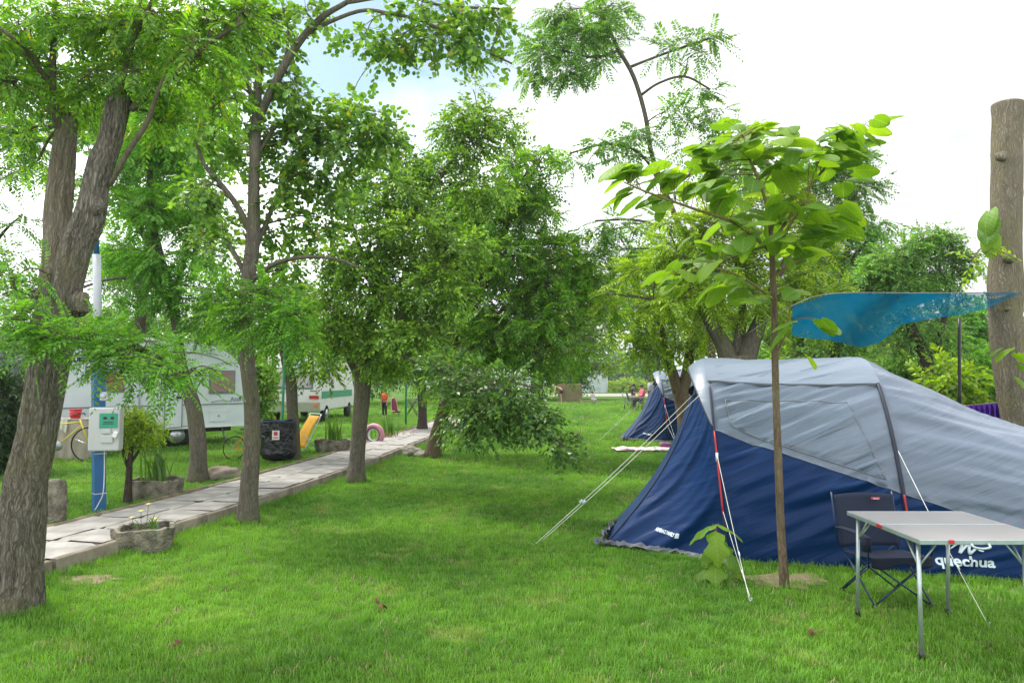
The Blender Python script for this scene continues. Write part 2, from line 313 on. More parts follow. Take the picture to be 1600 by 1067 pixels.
M['trim'] = mat('grey_trim', (.16, .18, .20), .4, .1)
M['motorhome'] = mat('motorhome_shell', (.56, .56, .55), .3, .08, 2)
M['olive'] = mat('olive_panel', (.26, .27, .20), .4, .08)
M['greenstripe'] = mat('green_stripe', (.02, .22, .12), .4, .08)
M['taillight'] = mat('tail_light', (.35, .01, .01), .2, .1)
M['orange'] = mat('orange_light', (.7, .16, .03), .3, .1)
M['blind'] = mat('window_blind', (.30, .20, .19), .25, .15, 2)
M['blind2'] = mat('window_blind_brown', (.22, .09, .06), .25, .2, 2)
M['curtain'] = mat('net_curtain', (.42, .38, .40), .3, .25, 9, stretch=(1, 1, .1))
M['glassdark'] = mat('dark_glass', (.02, .025, .03), .08, .1)
M['rubber'] = mat('rubber', (.015, .015, .016), .8, .2)
M['chrome'] = mat('hub_metal', (.45, .47, .5), .3, .1, metal=.6)
M['lav'] = mat('lavender_plastic', (.42, .43, .55), .4, .1)
M['beige'] = mat('beige_canvas', (.42, .37, .32), .8, .12, 5, .2)
M['bucket'] = mat('red_bucket', (.62, .01, .02), .35, .08)
M['cloth_w'] = mat('white_cloth', (.62, .60, .56), .8, .1)
M['yellow'] = mat('yellow_canvas', (.60, .30, .01), .7, .12)
M['yellowpaint'] = mat('yellow_paint', (.65, .55, .04), .4, .1)
M['greenpole'] = mat('green_pole', (.02, .24, .15), .45, .15)
M['pink'] = mat('pink_paint', (.55, .25, .28), .6, .15, 8)
M['violet'] = mat('violet_paint', (.18, .05, .17), .6, .2)
M['purple'] = mat('purple_cloth', (.10, .02, .36), .7, .2, 9, stretch=(4, 4, .4))
M['burlap'] = mat('burlap', (.17, .14, .07), .95, .2, 14, .5, 60)
M['concrete'] = mat('pale_concrete', (.38, .36, .33), .9, .1)
M['wood'] = mat('weathered_wood', (.22, .16, .10), .85, .25, 8, .3, stretch=(1, 1, 6))
M['skin'] = mat('skin', (.48, .26, .19), .5, .06)
M['hair_d'] = mat('dark_hair', (.015, .011, .010), .6, .3)
M['hair_g'] = mat('grey_hair', (.35, .34, .33), .6, .2)
M['c_black'] = mat('black_cloth', (.012, .012, .016), .8, .2)
M['c_pink'] = mat('pink_cloth', (.65, .10, .17), .8, .12)
M['c_navy'] = mat('navy_cloth', (.035, .04, .085), .8, .2)
M['c_orange'] = mat('orange_cloth', (.70, .09, .03), .8, .12)
M['c_pale'] = mat('pale_lilac_cloth', (.42, .40, .52), .8, .1)
M['c_red'] = mat('dark_red_cloth', (.13, .015, .03), .8, .2)
M['teal'] = mat('teal_canvas', (.05, .15, .17), .7, .12)
M['greenhouse'] = mat('mesh_film', (.36, .42, .42), .4, .15, 3)
M['gravel'] = mat('pale_gravel', (.25, .235, .20), .95, .15, 30)
M['white'] = mat('white_paint', (.7, .7, .7), .4, .06)
M['silver'] = mat('silver_paint', (.42, .46, .52), .25, .05, metal=.3)
# ------------------------------------------------------------------ ground
xs = -3+np.sinh(np.linspace(-7.2, 7.2, 230))*.25; ys = -5+np.geomspace(1, 420, 230)
Vg = np.array([(x, y, gz(x, y)) for x in xs for y in ys]); n_ = len(ys)
i = np.arange(len(xs)-1)[:, None]*n_; j = np.arange(n_-1)[None, :]
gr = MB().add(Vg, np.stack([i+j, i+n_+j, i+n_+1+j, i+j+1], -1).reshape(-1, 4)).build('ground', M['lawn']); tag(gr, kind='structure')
# grass tufts scattered by geometry nodes
def tuft(nb, h, spread, w):
    mb = MB()
    for _ in range(nb):
        a = random.uniform(0, 6.28); r = spread*math.sqrt(random.random()); x, y = r*math.cos(a), r*math.sin(a)
        b = random.uniform(0, 6.28); hh = h*random.uniform(.5, 1.15); ln = hh*random.uniform(.25, 1.0)
        dx, dy = math.cos(b), math.sin(b); px_, py_ = -dy*w/2, dx*w/2
        mb.add([(x-px_, y-py_, -.004), (x+px_, y+py_, -.004), (x+dx*ln*.4+px_*.8, y+dy*ln*.4+py_*.8, hh*.65), (x+dx*ln*.4-px_*.8, y+dy*ln*.4-py_*.8, hh*.65), (x+dx*ln, y+dy*ln, hh)], [(0, 1, 2, 3), (3, 2, 4)])
    return mb
def raw_mesh(mb, name, m):
    o = mb.build(name, m); me = o.data; bpy.data.objects.remove(o); return me
src = []
for k in range(4):
    me = raw_mesh(tuft(16, [.030, .036, .042, .026][k], .05, .0042), 'tuft', M['blade']); src.append(bpy.data.objects.new('tuft_source', me))
M['straw'] = mat('straw_blade', (.30, .27, .13), .8, .3, 9)
me = raw_mesh(tuft(9, .03, .05, .004), 'tuft', M['straw']); src = src*3+[bpy.data.objects.new('tuft_source', me)]
tall_src = bpy.data.objects.new('tuft_source', raw_mesh(tuft(14, .12, .05, .006), 'tuft', M['blade']))
def scatter(name, pts, scl, label, sources, kind='stuff'):
    me = bpy.data.meshes.new(name); pts = np.asarray(pts, np.float32); me.vertices.add(len(pts)); me.vertices.foreach_set('co', pts.ravel())
    at = me.attributes.new('scl', 'FLOAT', 'POINT'); at.data.foreach_set('value', np.asarray(scl, np.float32))
    at = me.attributes.new('rot', 'FLOAT', 'POINT'); at.data.foreach_set('value', rng.uniform(0, 6.28, len(pts)).astype(np.float32))
    at = me.attributes.new('sel', 'INT', 'POINT'); at.data.foreach_set('value', rng.integers(0, len(sources), len(pts)).astype(np.int32))
    o = link(name, me); ng = bpy.data.node_groups.new(name, 'GeometryNodeTree')
    ng.interface.new_socket('Geometry', in_out='INPUT', socket_type='NodeSocketGeometry'); ng.interface.new_socket('Geometry', in_out='OUTPUT', socket_type='NodeSocketGeometry')
    gi = ng.nodes.new('NodeGroupInput'); go = ng.nodes.new('NodeGroupOutput'); jn = ng.nodes.new('GeometryNodeJoinGeometry')
    def attr(n, t):
        a = ng.nodes.new('GeometryNodeInputNamedAttribute'); a.data_type = t; a.inputs[0].default_value = n; return a.outputs[0]
    sc = attr('scl', 'FLOAT'); ro = attr('rot', 'FLOAT'); se = attr('sel', 'INT')
    cx = ng.nodes.new('ShaderNodeCombineXYZ'); ng.links.new(ro, cx.inputs[2])
    for k, so in enumerate(sources):
        oi = ng.nodes.new('GeometryNodeObjectInfo'); oi.inputs[0].default_value = so
        cmp = ng.nodes.new('FunctionNodeCompare'); cmp.data_type = 'INT'; cmp.operation = 'EQUAL'; ng.links.new(se, cmp.inputs[2]); cmp.inputs[3].default_value = k
        ip = ng.nodes.new('GeometryNodeInstanceOnPoints'); ng.links.new(gi.outputs[0], ip.inputs['Points']); ng.links.new(cmp.outputs[0], ip.inputs['Selection'])
        ng.links.new(oi.outputs['Geometry'], ip.inputs['Instance']); ng.links.new(cx.outputs[0], ip.inputs['Rotation']); ng.links.new(sc, ip.inputs['Scale'])
        ng.links.new(ip.outputs[0], jn.inputs[0])
    ng.links.new(jn.outputs[0], go.inputs[0])
    md = o.modifiers.new('scatter', 'NODES'); md.node_group = ng
    return tag(o, label, 'grass', kind=kind)
def on_path(x, y): 
    r = np.interp(y, [0, 3, 5.7, 6.4, 8.35, 10.6, 13.5, 18, 22, 28, 36, 60], [-5.3, -4.55, -3.93, -3.76, -3.35, -2.98, -2.62, -2.2, -1.9, -1.55, -1.1, .3]); return (x < r+.07) & (x > r-PW-.1)
DIRT = G(1222, 908)
pts = []; sc = []
for y0, y1, dens, s in ((2.4, 5, 620, 1.0), (5, 7.5, 480, 1.0), (7.5, 11, 260, 1.15), (11, 17, 110, 1.5), (17, 28, 40, 2.2), (28, 50, 12, 3.2)):
    a = (y1-y0)*(2*.82*y1); a *= 1.3; n = int(a*dens); y = rng.uniform(y0, y1, n); x = rng.uniform(-1.066*y1, 1.066*y1, n)
    ok = (np.abs(x) < 1.0*y+.5) & ~on_path(x, y)
    # worn soil ring round the young tree, thinner turf where people walk
    dd = np.hypot((x-DIRT.x-.05)/1.45, (y-DIRT.y-.05)); ok &= (dd > .06+rng.random(n)*.24)
    lx = (x-1.96)*.959-(y-6.3)*.283; ly = (x-1.96)*.283+(y-6.3)*.959
    ok &= ~((lx > -.1) & (lx < 4.2) & (ly > .12) & (ly < 2.3))
    thin = np.sin(x*1.9+1.3)*np.sin(y*2.3+.4)+np.sin(x*4.1)*np.cos(y*3.7); ok &= rng.random(n) < np.where(thin > 1.1, .55, 1)
    x, y = x[ok], y[ok]; z = np.array([gz(p, q) for p, q in zip(x, y)])
    pts.append(np.stack([x, y, z], 1)); sc.append(s*rng.uniform(.7, 1.25, len(x)))
scatter('grass', np.concatenate(pts), np.concatenate(sc), 'short mown green lawn grass covering the whole camping field', src)
# taller grass along the kerb, tree feet and tent foot
tp = []; ts = []
for _ in range(1500):
    y = random.uniform(5, 22)**1; x = path_right(y)+.06+abs(random.gauss(0, .10)); tp.append((x, y, 0)); ts.append(random.uniform(.35, .95))
for _ in range(700):
    y = random.uniform(5, 20); x = path_right(y)-PW-.1-abs(random.gauss(0, .07)); tp.append((x, y, gz(x, y))); ts.append(random.uniform(.35, .8))
for _ in range(500):
    s_ = random.uniform(-1.1, 3.2); n_y = -.05-abs(random.gauss(0, .05)) if s_ > 0 else -.19*s_-.12-abs(random.gauss(0, .05))
    tp.append((1.96+s_*.959+n_y*.283, 6.3-s_*.283+n_y*.959, 0)); ts.append(random.uniform(.3, .7))
FEET = []
def feet(c, r, n):
    for _ in range(n):
        a = random.uniform(0, 6.28); q = r*(1+abs(random.gauss(0, .35))); x, y = c[0]+q*math.cos(a), c[1]+q*math.sin(a)
        tp.append((x, y, gz(x, y))); ts.append(random.uniform(.35, .9))
# ------------------------------------------------------------------ path
path = MB()
yy = np.linspace(1.5, 50, 120)
path.grid(lambda u, v: (path_right(1.5+48.5*u)-.02-(PW-.04)*v, 1.5+48.5*u, .118), 120, 2)
path = tag(path.build('path', M['soil']), kind='structure')
slabs = []
for k in range(5):
    mb = MB(); w, d, h = .518, .512, .05; nx = 6
    def top(u, v, k=k):
        x, y = (u-.5)*w, (v-.5)*d
        e = min(u, 1-u, v, 1-v); ch = 0
        if k in (1, 3, 4) and u+v < .16+.1*noise.noise((u*9, v*9, k)): ch = .03
        if k == 2 and (1-u)+v < .14: ch = .03
        return (x+.004*noise.noise((u*7, v*7, k+5)), y+.004*noise.noise((u*7, v*7, k+9)), h/2-ch-(.006 if e == 0 else 0)+.002*noise.noise((u*5, v*5, k)))
    mb.grid(top, nx, nx)
    mb.box((0, 0, -.01), (w-.004, d-.004, h-.03))
    slabs.append(raw_mesh(mb, 'paving_slab', M['slab']))
y = 2.0
while y < 32:
    for row in (0, 1):
        xr = path_right(y); dx = path_right(y+.5)-xr; rz = math.atan2(-dx, .5)
        me = random.choice(slabs); o = link('paving_slab', me, path)
        o.location = (xr-.045-.2525-row*.53+random.uniform(-.004, .004), y+random.uniform(-.006, .006)+(row*.09), .122+random.uniform(-.005, .006))
        o.rotation_euler = (random.gauss(0, .008), random.gauss(0, .008), rz+random.gauss(0, .008)+random.choice((0, math.pi)))
    y += .525
def kerbstones(off, z0, z1, w, m, label, ln=.95, y0=2.0, y1=34):
    base = MB(); base.grid(lambda u, v: (path_right(y0+(50-y0)*u)+off+(v-.5)*w*.8, y0+(50-y0)*u, z0+.01), 60, 1)
    b = tag(base.build('kerb', M['soil']), label, kind='structure'); mes = []
    for k in range(3):
        mb = MB(); nn = 10; hw = w/2
        prof = [(-hw, z0-.05), (-hw, z1-.012), (-hw+.012, z1), (hw-.012, z1), (hw, z1-.012), (hw, z0-.05)]
        V = []
        for a in range(nn+1):
            for (px_, pz_) in prof:
                V.append((px_+.005*noise.noise((a*.9, px_*30, k*7+pz_*9)), (a/nn-.5)*ln, pz_+(.006*noise.noise((a*.8, px_*20, k*3)) if pz_ > z0 else 0)))
        q = len(prof); Fq = [(a*q+c, a*q+c+1, (a+1)*q+c+1, (a+1)*q+c) for a in range(nn) for c in range(q-1)]
        mb.add(V, Fq); mb.add(V[:q], [tuple(range(q))]); mb.add(V[-q:], [tuple(range(q))[::-1]]); mes.append(raw_mesh(mb, 'kerbstone', m))
    y = y0
    while y < y1:
        xa, xb = path_right(y)+off, path_right(y+ln+.015)+off
        o = link('kerbstone', random.choice(mes), b); o.location = ((xa+xb)/2, y+ln/2, random.uniform(-.006, .006)); o.rotation_euler = (0, random.gauss(0, .01), math.atan2(-(xb-xa), ln))
        y += ln+.015
kerbstones(.012, 0, .135, .075, M['kerb'], 'brown concrete kerb on the lawn side of the path')
kerbstones(-PW-.02, .06, .155, .085, M['kerb_moss'], 'mossy kerb on the caravan side of the path')
# dirt ring, leaf litter at the big tree's foot
def patch(name, c, rx, ry, m, h=.015, lab=None):
    mb = MB(); n = 28; V = [(c[0], c[1], gz(c[0], c[1])+h)]
    for ring in (.6, 1):
        for a in range(n):
            t = a*2*math.pi/n; k = ring*(1+.55*noise.noise((math.cos(t)*1.7, math.sin(t)*1.7, c[0]*3))+.25*noise.noise((math.cos(t)*5, math.sin(t)*5, c[0])))
            x, y_ = c[0]+rx*k*math.cos(t), c[1]+ry*k*math.sin(t); V.append((x, y_, gz(x, y_)+(h if ring < 1 else .003)))
    Fc = [(0, 1+a, 1+(a+1) % n) for a in range(n)]+[(1+a, 1+n+a, 1+n+(a+1) % n, 1+(a+1) % n) for a in range(n)]
    return tag(mb.add(V, Fc).build(name, m), lab, kind='structure')
patch('bare_soil', (DIRT.x+.05, DIRT.y+.05), .30, .22, M['drysoil'], .010)
c = G(120, 905); patch('bare_soil', (c.x, c.y), .34, .13, M['drysoil'], .006)
road = MB(); road.grid(lambda u, v: (-30+90*u, 66+12*v, .012), 10, 1); tag(road.build('gravel_road', M['gravel']), kind='structure')
# ------------------------------------------------------------------ foliage engine
LT = {  # leaf kinds: leaves per spray, spray length, leaf length, leaf width, angle, normal jitter, shape
    'oval': (9, .30, .082, .048, 55, .45, 'd'), 'round': (8, .28, .075, .062, 60, .5, 'h'), 'pin': (17, .26, .060, .023, 68, .14, 'd'),
    'fern': (21, .34, .055, .020, 72, .10, 'd'), 'small': (12, .25, .05, .026, 50, .5, 'd'), 'big': (8, .6, .20, .14, 60, .6, 'd'), 'huge': (7, 1.1, .42, .30, 60, .7, 'd'),
    'locust': (17, .30, .075, .03, 70, .16, 'd'), 'needle': (14, .16, .06, .014, 40, .6, 'd')}
def unit(a): return a/(np.linalg.norm(a, axis=-1, keepdims=True)+1e-9)
def leaves(mb, base, axis, normal, ln, wd, shape, m=0):
    n = len(base); side = unit(np.cross(axis, normal)); nr = unit(np.cross(side, axis)); ln = ln[:, None]; wd = wd[:, None]
    if shape == 'h':
        V = np.stack([base, base+axis*ln*.28+side*wd*.46-nr*wd*.06, base+axis*ln*.72+side*wd*.44-nr*wd*.1, base+axis*ln-nr*ln*.12, base+axis*ln*.72-side*wd*.44-nr*wd*.1, base+axis*ln*.28-side*wd*.46-nr*wd*.06, base+axis*ln*.5+nr*wd*.07], 1)
        f = np.array([(0, 1, 6), (1, 2, 6), (2, 3, 6), (3, 4, 6), (4, 5, 6), (5, 0, 6)])
        Fc = (np.arange(n)[:, None, None]*7+f[None]).reshape(-1, 3)
    else:
        V = np.stack([base, base+axis*ln*.45+side*wd*.5+nr*wd*.16, base+axis*ln-nr*ln*.14, base+axis*ln*.45-side*wd*.5+nr*wd*.16], 1)
        Fc = (np.arange(n)[:, None, None]*4+np.array([(0, 1, 2), (0, 2, 3)])[None]).reshape(-1, 3)
    mb.add(V.reshape(-1, 3), Fc, m)
def sprays(mb, tw, pos, out, kind, m=0, scale=1.0, droop=.35, twigr=.0025):
    k, SL, ll, lw, ang, nj, shp = LT[kind]; n = len(pos); SL *= scale; ll *= scale; lw *= scale
    d = unit(out+rng.normal(0, .55, (n, 3))+np.array([0, 0, -droop])); up = unit(np.array([0, 0, 1.])+rng.normal(0, .38, (n, 3)))
    side = unit(np.cross(d, up)); nr = np.cross(side, d); L_ = SL*rng.uniform(.6, 1.25, n)
    t = (np.arange(k)+.6)/k; sgn = np.where(np.arange(k) % 2 == 0, 1., -1.)
    curve = -(t**2)[None, :, None]*np.array([0, 0, 1.])[None, None]*(L_*.25)[:, None, None]
    b = pos[:, None]+d[:, None]*(t[None, :, None]*L_[:, None, None])+curve
    a = R(ang)*(1-.45*t)
    ax = d[:, None]*np.cos(a)[None, :, None]+side[:, None]*(np.sin(a)*sgn)[None, :, None]
    ax = unit(ax+rng.normal(0, nj*.5, ax.shape)+np.array([0, 0, -.18])); nn = unit(nr[:, None]+rng.normal(0, nj, ax.shape))
    tp_ = np.minimum(1, .55+1.6*t*(1-t)*1.6)
    l_ = (ll*tp_[None]*rng.uniform(.75, 1.2, (n, k))).ravel()
    leaves(mb, b.reshape(-1, 3), ax.reshape(-1, 3), nn.reshape(-1, 3), l_, l_*lw/ll, shp, m)
    if tw is not None:   # the spray's own stalk, a thin three-sided prism
        e = pos+d*(L_*.85)[:, None]+np.array([0, 0, -1.])*(L_*.18)[:, None]
        prisms(tw, pos-d*(L_*.15)[:, None], e, twigr, twigr*.4)
def prisms(mb, A, B, r0, r1, m=0):
    n = len(A); D = unit(B-A); u = unit(np.cross(D, np.array([.3, .5, .81]))); w = np.cross(D, u); V = []
    for c, r_ in ((A, r0), (B, r1)):
        for a in (0, 2.094, 4.189): V.append(c+(u*math.cos(a)+w*math.sin(a))*r_)
    V = np.stack(V, 1).reshape(-1, 3)
    f = np.array([(0, 1, 4, 3), (1, 2, 5, 4), (2, 0, 3, 5)]); mb.add(V, (np.arange(n)[:, None, None]*6+f[None]).reshape(-1, 4), m)
def bark_disp(seed, amp=.08, fine=.0):
    def f(i, a, p):
        o = np.empty(len(a))
        for q, t in enumerate(a):
            v = noise.noise((math.cos(t)*1.6+seed, math.sin(t)*1.6, p[2]*2.2))
            if fine: v2 = 1-abs(noise.noise((math.cos(t)*7+seed, math.sin(t)*7, p[2]*2.3+seed+.5*noise.noise((t, p[2]*5, seed)))))*2.6; v = v*1.0+fine/amp*v2
            o[q] = amp*v
        return o
    return f
TW = .90
def build_tree(name, label, cat, base, trunk, limbs, blobs, leaf, lmat, bark, cover=2.0, scale=1.0, group=None, fine=0, sides=14, seed=0, droop=.35, flare=1.25, zg=None, clump=9, lean_front=0, sub=5, thick=.9, cut=False):
    """trunk / limbs: rows (px, py, Y, width_px); blobs: (px, py, rx, ry, Y[, cover])"""
    st = rng.bit_generator.state; 
    T = [(*P(a, b, Y), w*Y/F/2*TW*(.92 if fine else 1)) for a, b, Y, w in trunk]
    z0 = gz(T[0][0], T[0][1]); b0 = Vector((T[0][0], T[0][1], z0))
    root = empty(name, b0, label, cat, group)
    C = crom(T, sub*3 if fine else sub); 
    C = C[C[:, 2] > z0-.08] if len(C) else C
    C[0, 2] = z0-.05
    h = np.clip((C[:, 2]-z0)/.35, 0, 1); C[:, 3] *= 1+(flare-1)*(1-h)**2
    mb = MB(); dp = bark_disp(seed+1.7, .09, fine)
    if fine:
        seg = np.r_[0, np.cumsum(np.linalg.norm(np.diff(C[:, :3], axis=0), axis=1))]; q = np.arange(0, seg[-1], .022); C = np.stack([np.interp(q, seg, C[:, c_]) for c_ in range(4)], 1)
    mb.tube(C[:, :3], C[:, 3], 72 if fine else sides, disp=dp, cap=True)
    tr = mb.build('trunk', bark, root, b0)
    skel = [C]; bm_ = MB(); any_ = False
    for lb in limbs:
        Lp = crom([(*P(a, b, Y), w*Y/F/2) for a, b, Y, w in lb], sub); skel.append(Lp); lm_ = MB().tube(Lp[:, :3], np.maximum(Lp[:, 3], .003), 9, disp=bark_disp(seed+3, .08)); lm_.build('branch', bark, root, b0)
    SK = np.concatenate(skel); lv = MB(); tw = MB(); tw_any = False
    k_, SL, ll, lw = LT[leaf][:4]
    for bl in blobs:
        px, py, rx, ry, Y = bl[:5]; cv = bl[5] if len(bl) > 5 else cover
        c = np.array(P(px, py, Y)); sx, sz = rx*Y/F, ry*Y/F; sy = max(.25, thick*(sx+sz)/2)
        cv *= 1.45; area = math.pi*sx*sz; la = ll*lw*scale*scale*.55*.55
        nsp = max(3, int(area*cv/(la*k_)))
        nc = max(2, min(int(clump*max(1, area/.6)), nsp//3+1)); cc = unit(rng.normal(0, 1, (nc, 3)))*(rng.random((nc, 1))**.42)*.82
        # hanging branch to the blob
        dist = np.linalg.norm(SK[:, :3]-c, axis=1)+np.maximum(0, SK[:, 2]-c[2]+.1)*1.5; q = SK[dist.argmin()]
        dl = np.linalg.norm(q[:3]-c); r0 = min(max(q[3]*.55, .006), .012+.012*dl)
        mid = (q[:3]+c)/2+np.array([0, 0, .10*dl])+rng.normal(0, .06*dl, 3)
        Lp = crom([(*q[:3], r0), (*mid, r0*.7), (*c, r0*.4)], 5); bm_.tube(Lp[:, :3], Lp[:, 3], 6); any_ = True
        ctr = c+cc*np.array([sx, sy, sz]); 
        ja = Lp[rng.integers(5, len(Lp), nc)][:, :3]; m_ = (ja+ctr)/2+np.array([0, 0, .03]); rr_ = max(.003, r0*.3)
        prisms(tw, ja, m_, rr_, rr_*.7); prisms(tw, m_, ctr, rr_*.7, rr_*.35)
        w_ = rng.integers(0, nc, nsp); lc = rng.normal(0, 1, (nsp, 3)); lc = unit(lc)*(rng.random((nsp, 1))**.5)
        cr_ = .42*np.array([sx, sy, sz]) if nc > 2 else .8*np.array([sx, sy, sz])
        cr_ = np.maximum(cr_, min(sx, sz)*.5)
        pos = ctr[w_]+lc*cr_*np.array([1, 1, .72]); out = unit(pos-ctr[w_])*.8+unit(pos-c)*.6
        k2 = rng.random(nsp) < .5
        prisms(tw, ctr[w_][k2], pos[k2], rr_*.3, .0015)
        sprays(lv, tw, pos, out, leaf, 0, scale, droop, .0018*max(scale, 1)); tw_any = True
    if any_: tag(bm_.build('small_branches', bark, root, b0), kind='stuff')
    if tw_any:
        tag(tw.build('twigs', M['twig'], root, b0), kind='stuff'); tag(lv.build('foliage', lmat, root, b0, smooth=False), kind='stuff')
    return root
# -- big old tree on the left, pollarded twice
Y1 = 5.0
t1 = build_tree('pollarded_tree', 'big furrowed old tree leaning right at the left edge, two sawn-off stems', 'tree', None,
    [(16, 962, 5.0, 90), (22, 930, 5.0, 82), (30, 850, 5.0, 72), (40, 760, 5.0, 66), (53, 700, 5.0, 61), (64, 640, 5.0, 60), (76, 570, 5.0, 62), (88, 500, 5.0, 68), (100, 455, 5.0, 54), (117, 395, 5.0, 50), (138, 343, 5.0, 52), (150, 287, 5.0, 43), (160, 250, 5.0, 42), (171, 222, 5.0, 38), (188, 149, 5.0, 38)],
    [], [], 'pin', M['lf_ash'], M['bark_old'], fine=.11, seed=2, flare=1.12)
t1o = Vector(t1.location)
mb = MB(); Lp = crom([(*P(a, b, Y), w*Y/F/2) for a, b, Y, w in [(85, 500, 5.12, 56), (88, 430, 5.15, 50), (91, 380, 5.15, 46), (91, 330, 5.15, 44), (98, 250, 5.15, 40), (107, 184, 5.15, 32)]], 24)
mb.tube(Lp[:, :3], Lp[:, 3]*.82, 56, disp=bark_disp(9, .09, .10)); mb.build('stem', M['bark_pale'], t1, t1o)
for (a, b, Y, r_) in ((124, 474, 4.97, .072), (62, 466, 5.08, .06), (152, 322, 4.93, .05)):
    mb = MB(); c0 = P(a, b, Y); n1, n2 = 26, 18; V = []
    mb.grid(lambda u, v: tuple(c0+Vector((math.cos(u*6.2832)*math.sin(v*math.pi), math.sin(u*6.2832)*math.sin(v*math.pi), -1.25*math.cos(v*math.pi)))*r_*(1+.34*noise.noise((math.cos(u*6.28)*2.4+a, math.sin(u*6.28)*2.4, v*4)))), n1, n2)
    mb.build('burl', M['bark_old'], t1, t1o)
for (a, b, Y, w, dx) in ((188, 146, 5.0, 38, .16), (107, 181, 5.15, 31, .1)):
    c0 = P(a, b, Y); r_ = w*Y/F/2*.8; mb = MB(); mb.add([tuple(c0+Vector((math.cos(t)*r_, math.sin(t)*r_, .012+dx*.15*math.cos(t)*r_))) for t in np.linspace(0, 6.283, 21)[:-1]]+[tuple(c0+Vector((0, 0, .012)))], [(k, (k+1) % 20, 20) for k in range(20)])
    mb.build('sawn_top', M['cutwood'], t1, t1o)
def crown_on(root, limbs, blobs, leaf, lmat, bark, cover=2, scale=1, droop=.35, clump=9, sk=None, thick=.9, nm='foliage'):
    """extra shoots and leaves on an existing trunk"""
    o0 = Vector(root.location); lv, tw, bm_ = MB(), MB(), MB(); skel = []
    for lb in limbs:
        Lp = crom([(*P(a, b, Y), w*Y/F/2) for a, b, Y, w in lb], 6); skel.append(Lp); MB().tube(Lp[:, :3], np.maximum(Lp[:, 3], .003), 8, disp=bark_disp(4, .06)).build('branch', bark, root, o0)
    SK = np.concatenate(skel); k_, SL, ll, lw = LT[leaf][:4]
    for bl in blobs:
        px, py, rx, ry, Y = bl[:5]; cv = bl[5] if len(bl) > 5 else cover; c = np.array(P(px, py, Y)); sx, sz = rx*Y/F, ry*Y/F; sy = max(.25, thick*(sx+sz)/2)
        cv *= 1.75; area = math.pi*sx*sz; nsp = max(3, int(area*cv/(ll*lw*scale*scale*.3*k_)))
        nc = max(2, min(int(clump*max(1, area/.6)), nsp//3+1)); cc = unit(rng.normal(0, 1, (nc, 3)))*(rng.random((nc, 1))**.42)*.82; ctr = c+cc*np.array([sx, sy, sz])
        q = SK[np.linalg.norm(SK[:, :3]-c, axis=1).argmin()]; mid = (q[:3]+c)/2+np.array([0, 0, .04])
        bm_.tube(crom([tuple(q[:3]), tuple(mid), tuple(c)], 4), [min(.011, max(q[3]*.6, .004))]*9, 5)
        prisms(tw, np.repeat(c[None], nc, 0), ctr, .005, .0025)
        w_ = rng.integers(0, nc, nsp); lc = unit(rng.normal(0, 1, (nsp, 3)))*(rng.random((nsp, 1))**.5)
        pos = ctr[w_]+lc*np.array([sx, sy, sz])*.42; out = unit(pos-ctr[w_])*.8+unit(pos-c)*.6
        prisms(tw, ctr[w_], pos, .0022, .0012); sprays(lv, tw, pos, out, leaf, 0, scale, droop)
    tag(bm_.build('small_branches', bark, root, o0), kind='stuff'); tag(tw.build('twigs', M['twig'], root, o0), kind='stuff'); return tag(lv.build(nm, lmat, root, o0, smooth=False), kind='stuff')
crown_on(t1, [
    [(92, 200, 5.1, 14), (82, 140, 5.0, 12), (84, 60, 4.9, 9), (86, -30, 4.8, 6)], [(81, 138, 5.0, 10), (50, 90, 4.8, 7), (20, 60, 4.6, 6), (-20, 30, 4.5, 4)],
    [(185, 150, 4.95, 9), (195, 110, 4.9, 8), (212, 56, 4.8, 7), (236, 5, 4.7, 6), (250, -40, 4.6, 4)],
    [(205, 172, 5.0, 10), (240, 140, 4.95, 10), (281, 112, 4.9, 9), (320, 73, 4.8, 8), (380, 35, 4.7, 5)],
    [(172, 290, 5.0, 7), (200, 238, 4.9, 8), (228, 195, 4.85, 8), (245, 150, 4.8, 6), (266, 98, 4.7, 4)],
    [(60, 500, 4.9, 8), (100, 520, 4.6, 7), (180, 545, 4.4, 5), (260, 575, 4.3, 4)], [(50, 480, 4.9, 8), (20, 500, 4.6, 6), (-10, 520, 4.5, 4)]],
    [(30, 40, 55, 45, 4.9), (110, 30, 55, 40, 4.9), (180, 40, 55, 45, 4.8), (250, 30, 55, 40, 4.8), (320, 30, 55, 40, 4.8), (380, 20, 45, 35, 4.9), (20, 130, 45, 35, 4.8), (80, 110, 45, 35, 5.2), (130, 170, 40, 25, 5.4, 1.4), (250, 190, 40, 25, 5.3, 1.4), (0, 90, 40, 40, 4.8), (60, 250, 30, 20, 5.4, 1.2), (340, 160, 40, 25, 5.3, 1.3), (140, 110, 50, 30, 4.9), (210, 110, 50, 35, 4.9, 1.8), (270, 140, 45, 30, 5.2, 1.6), (340, 95, 45, 30, 5.1, 1.8),
     (30, 210, 40, 30, 5.3, 1.6), (60, 180, 35, 25, 5.3, 1.4), (300, 80, 40, 30, 4.6, 1.6)], 'pin', M['lf_ash'], M['twig'], cover=2.0, droop=.25)
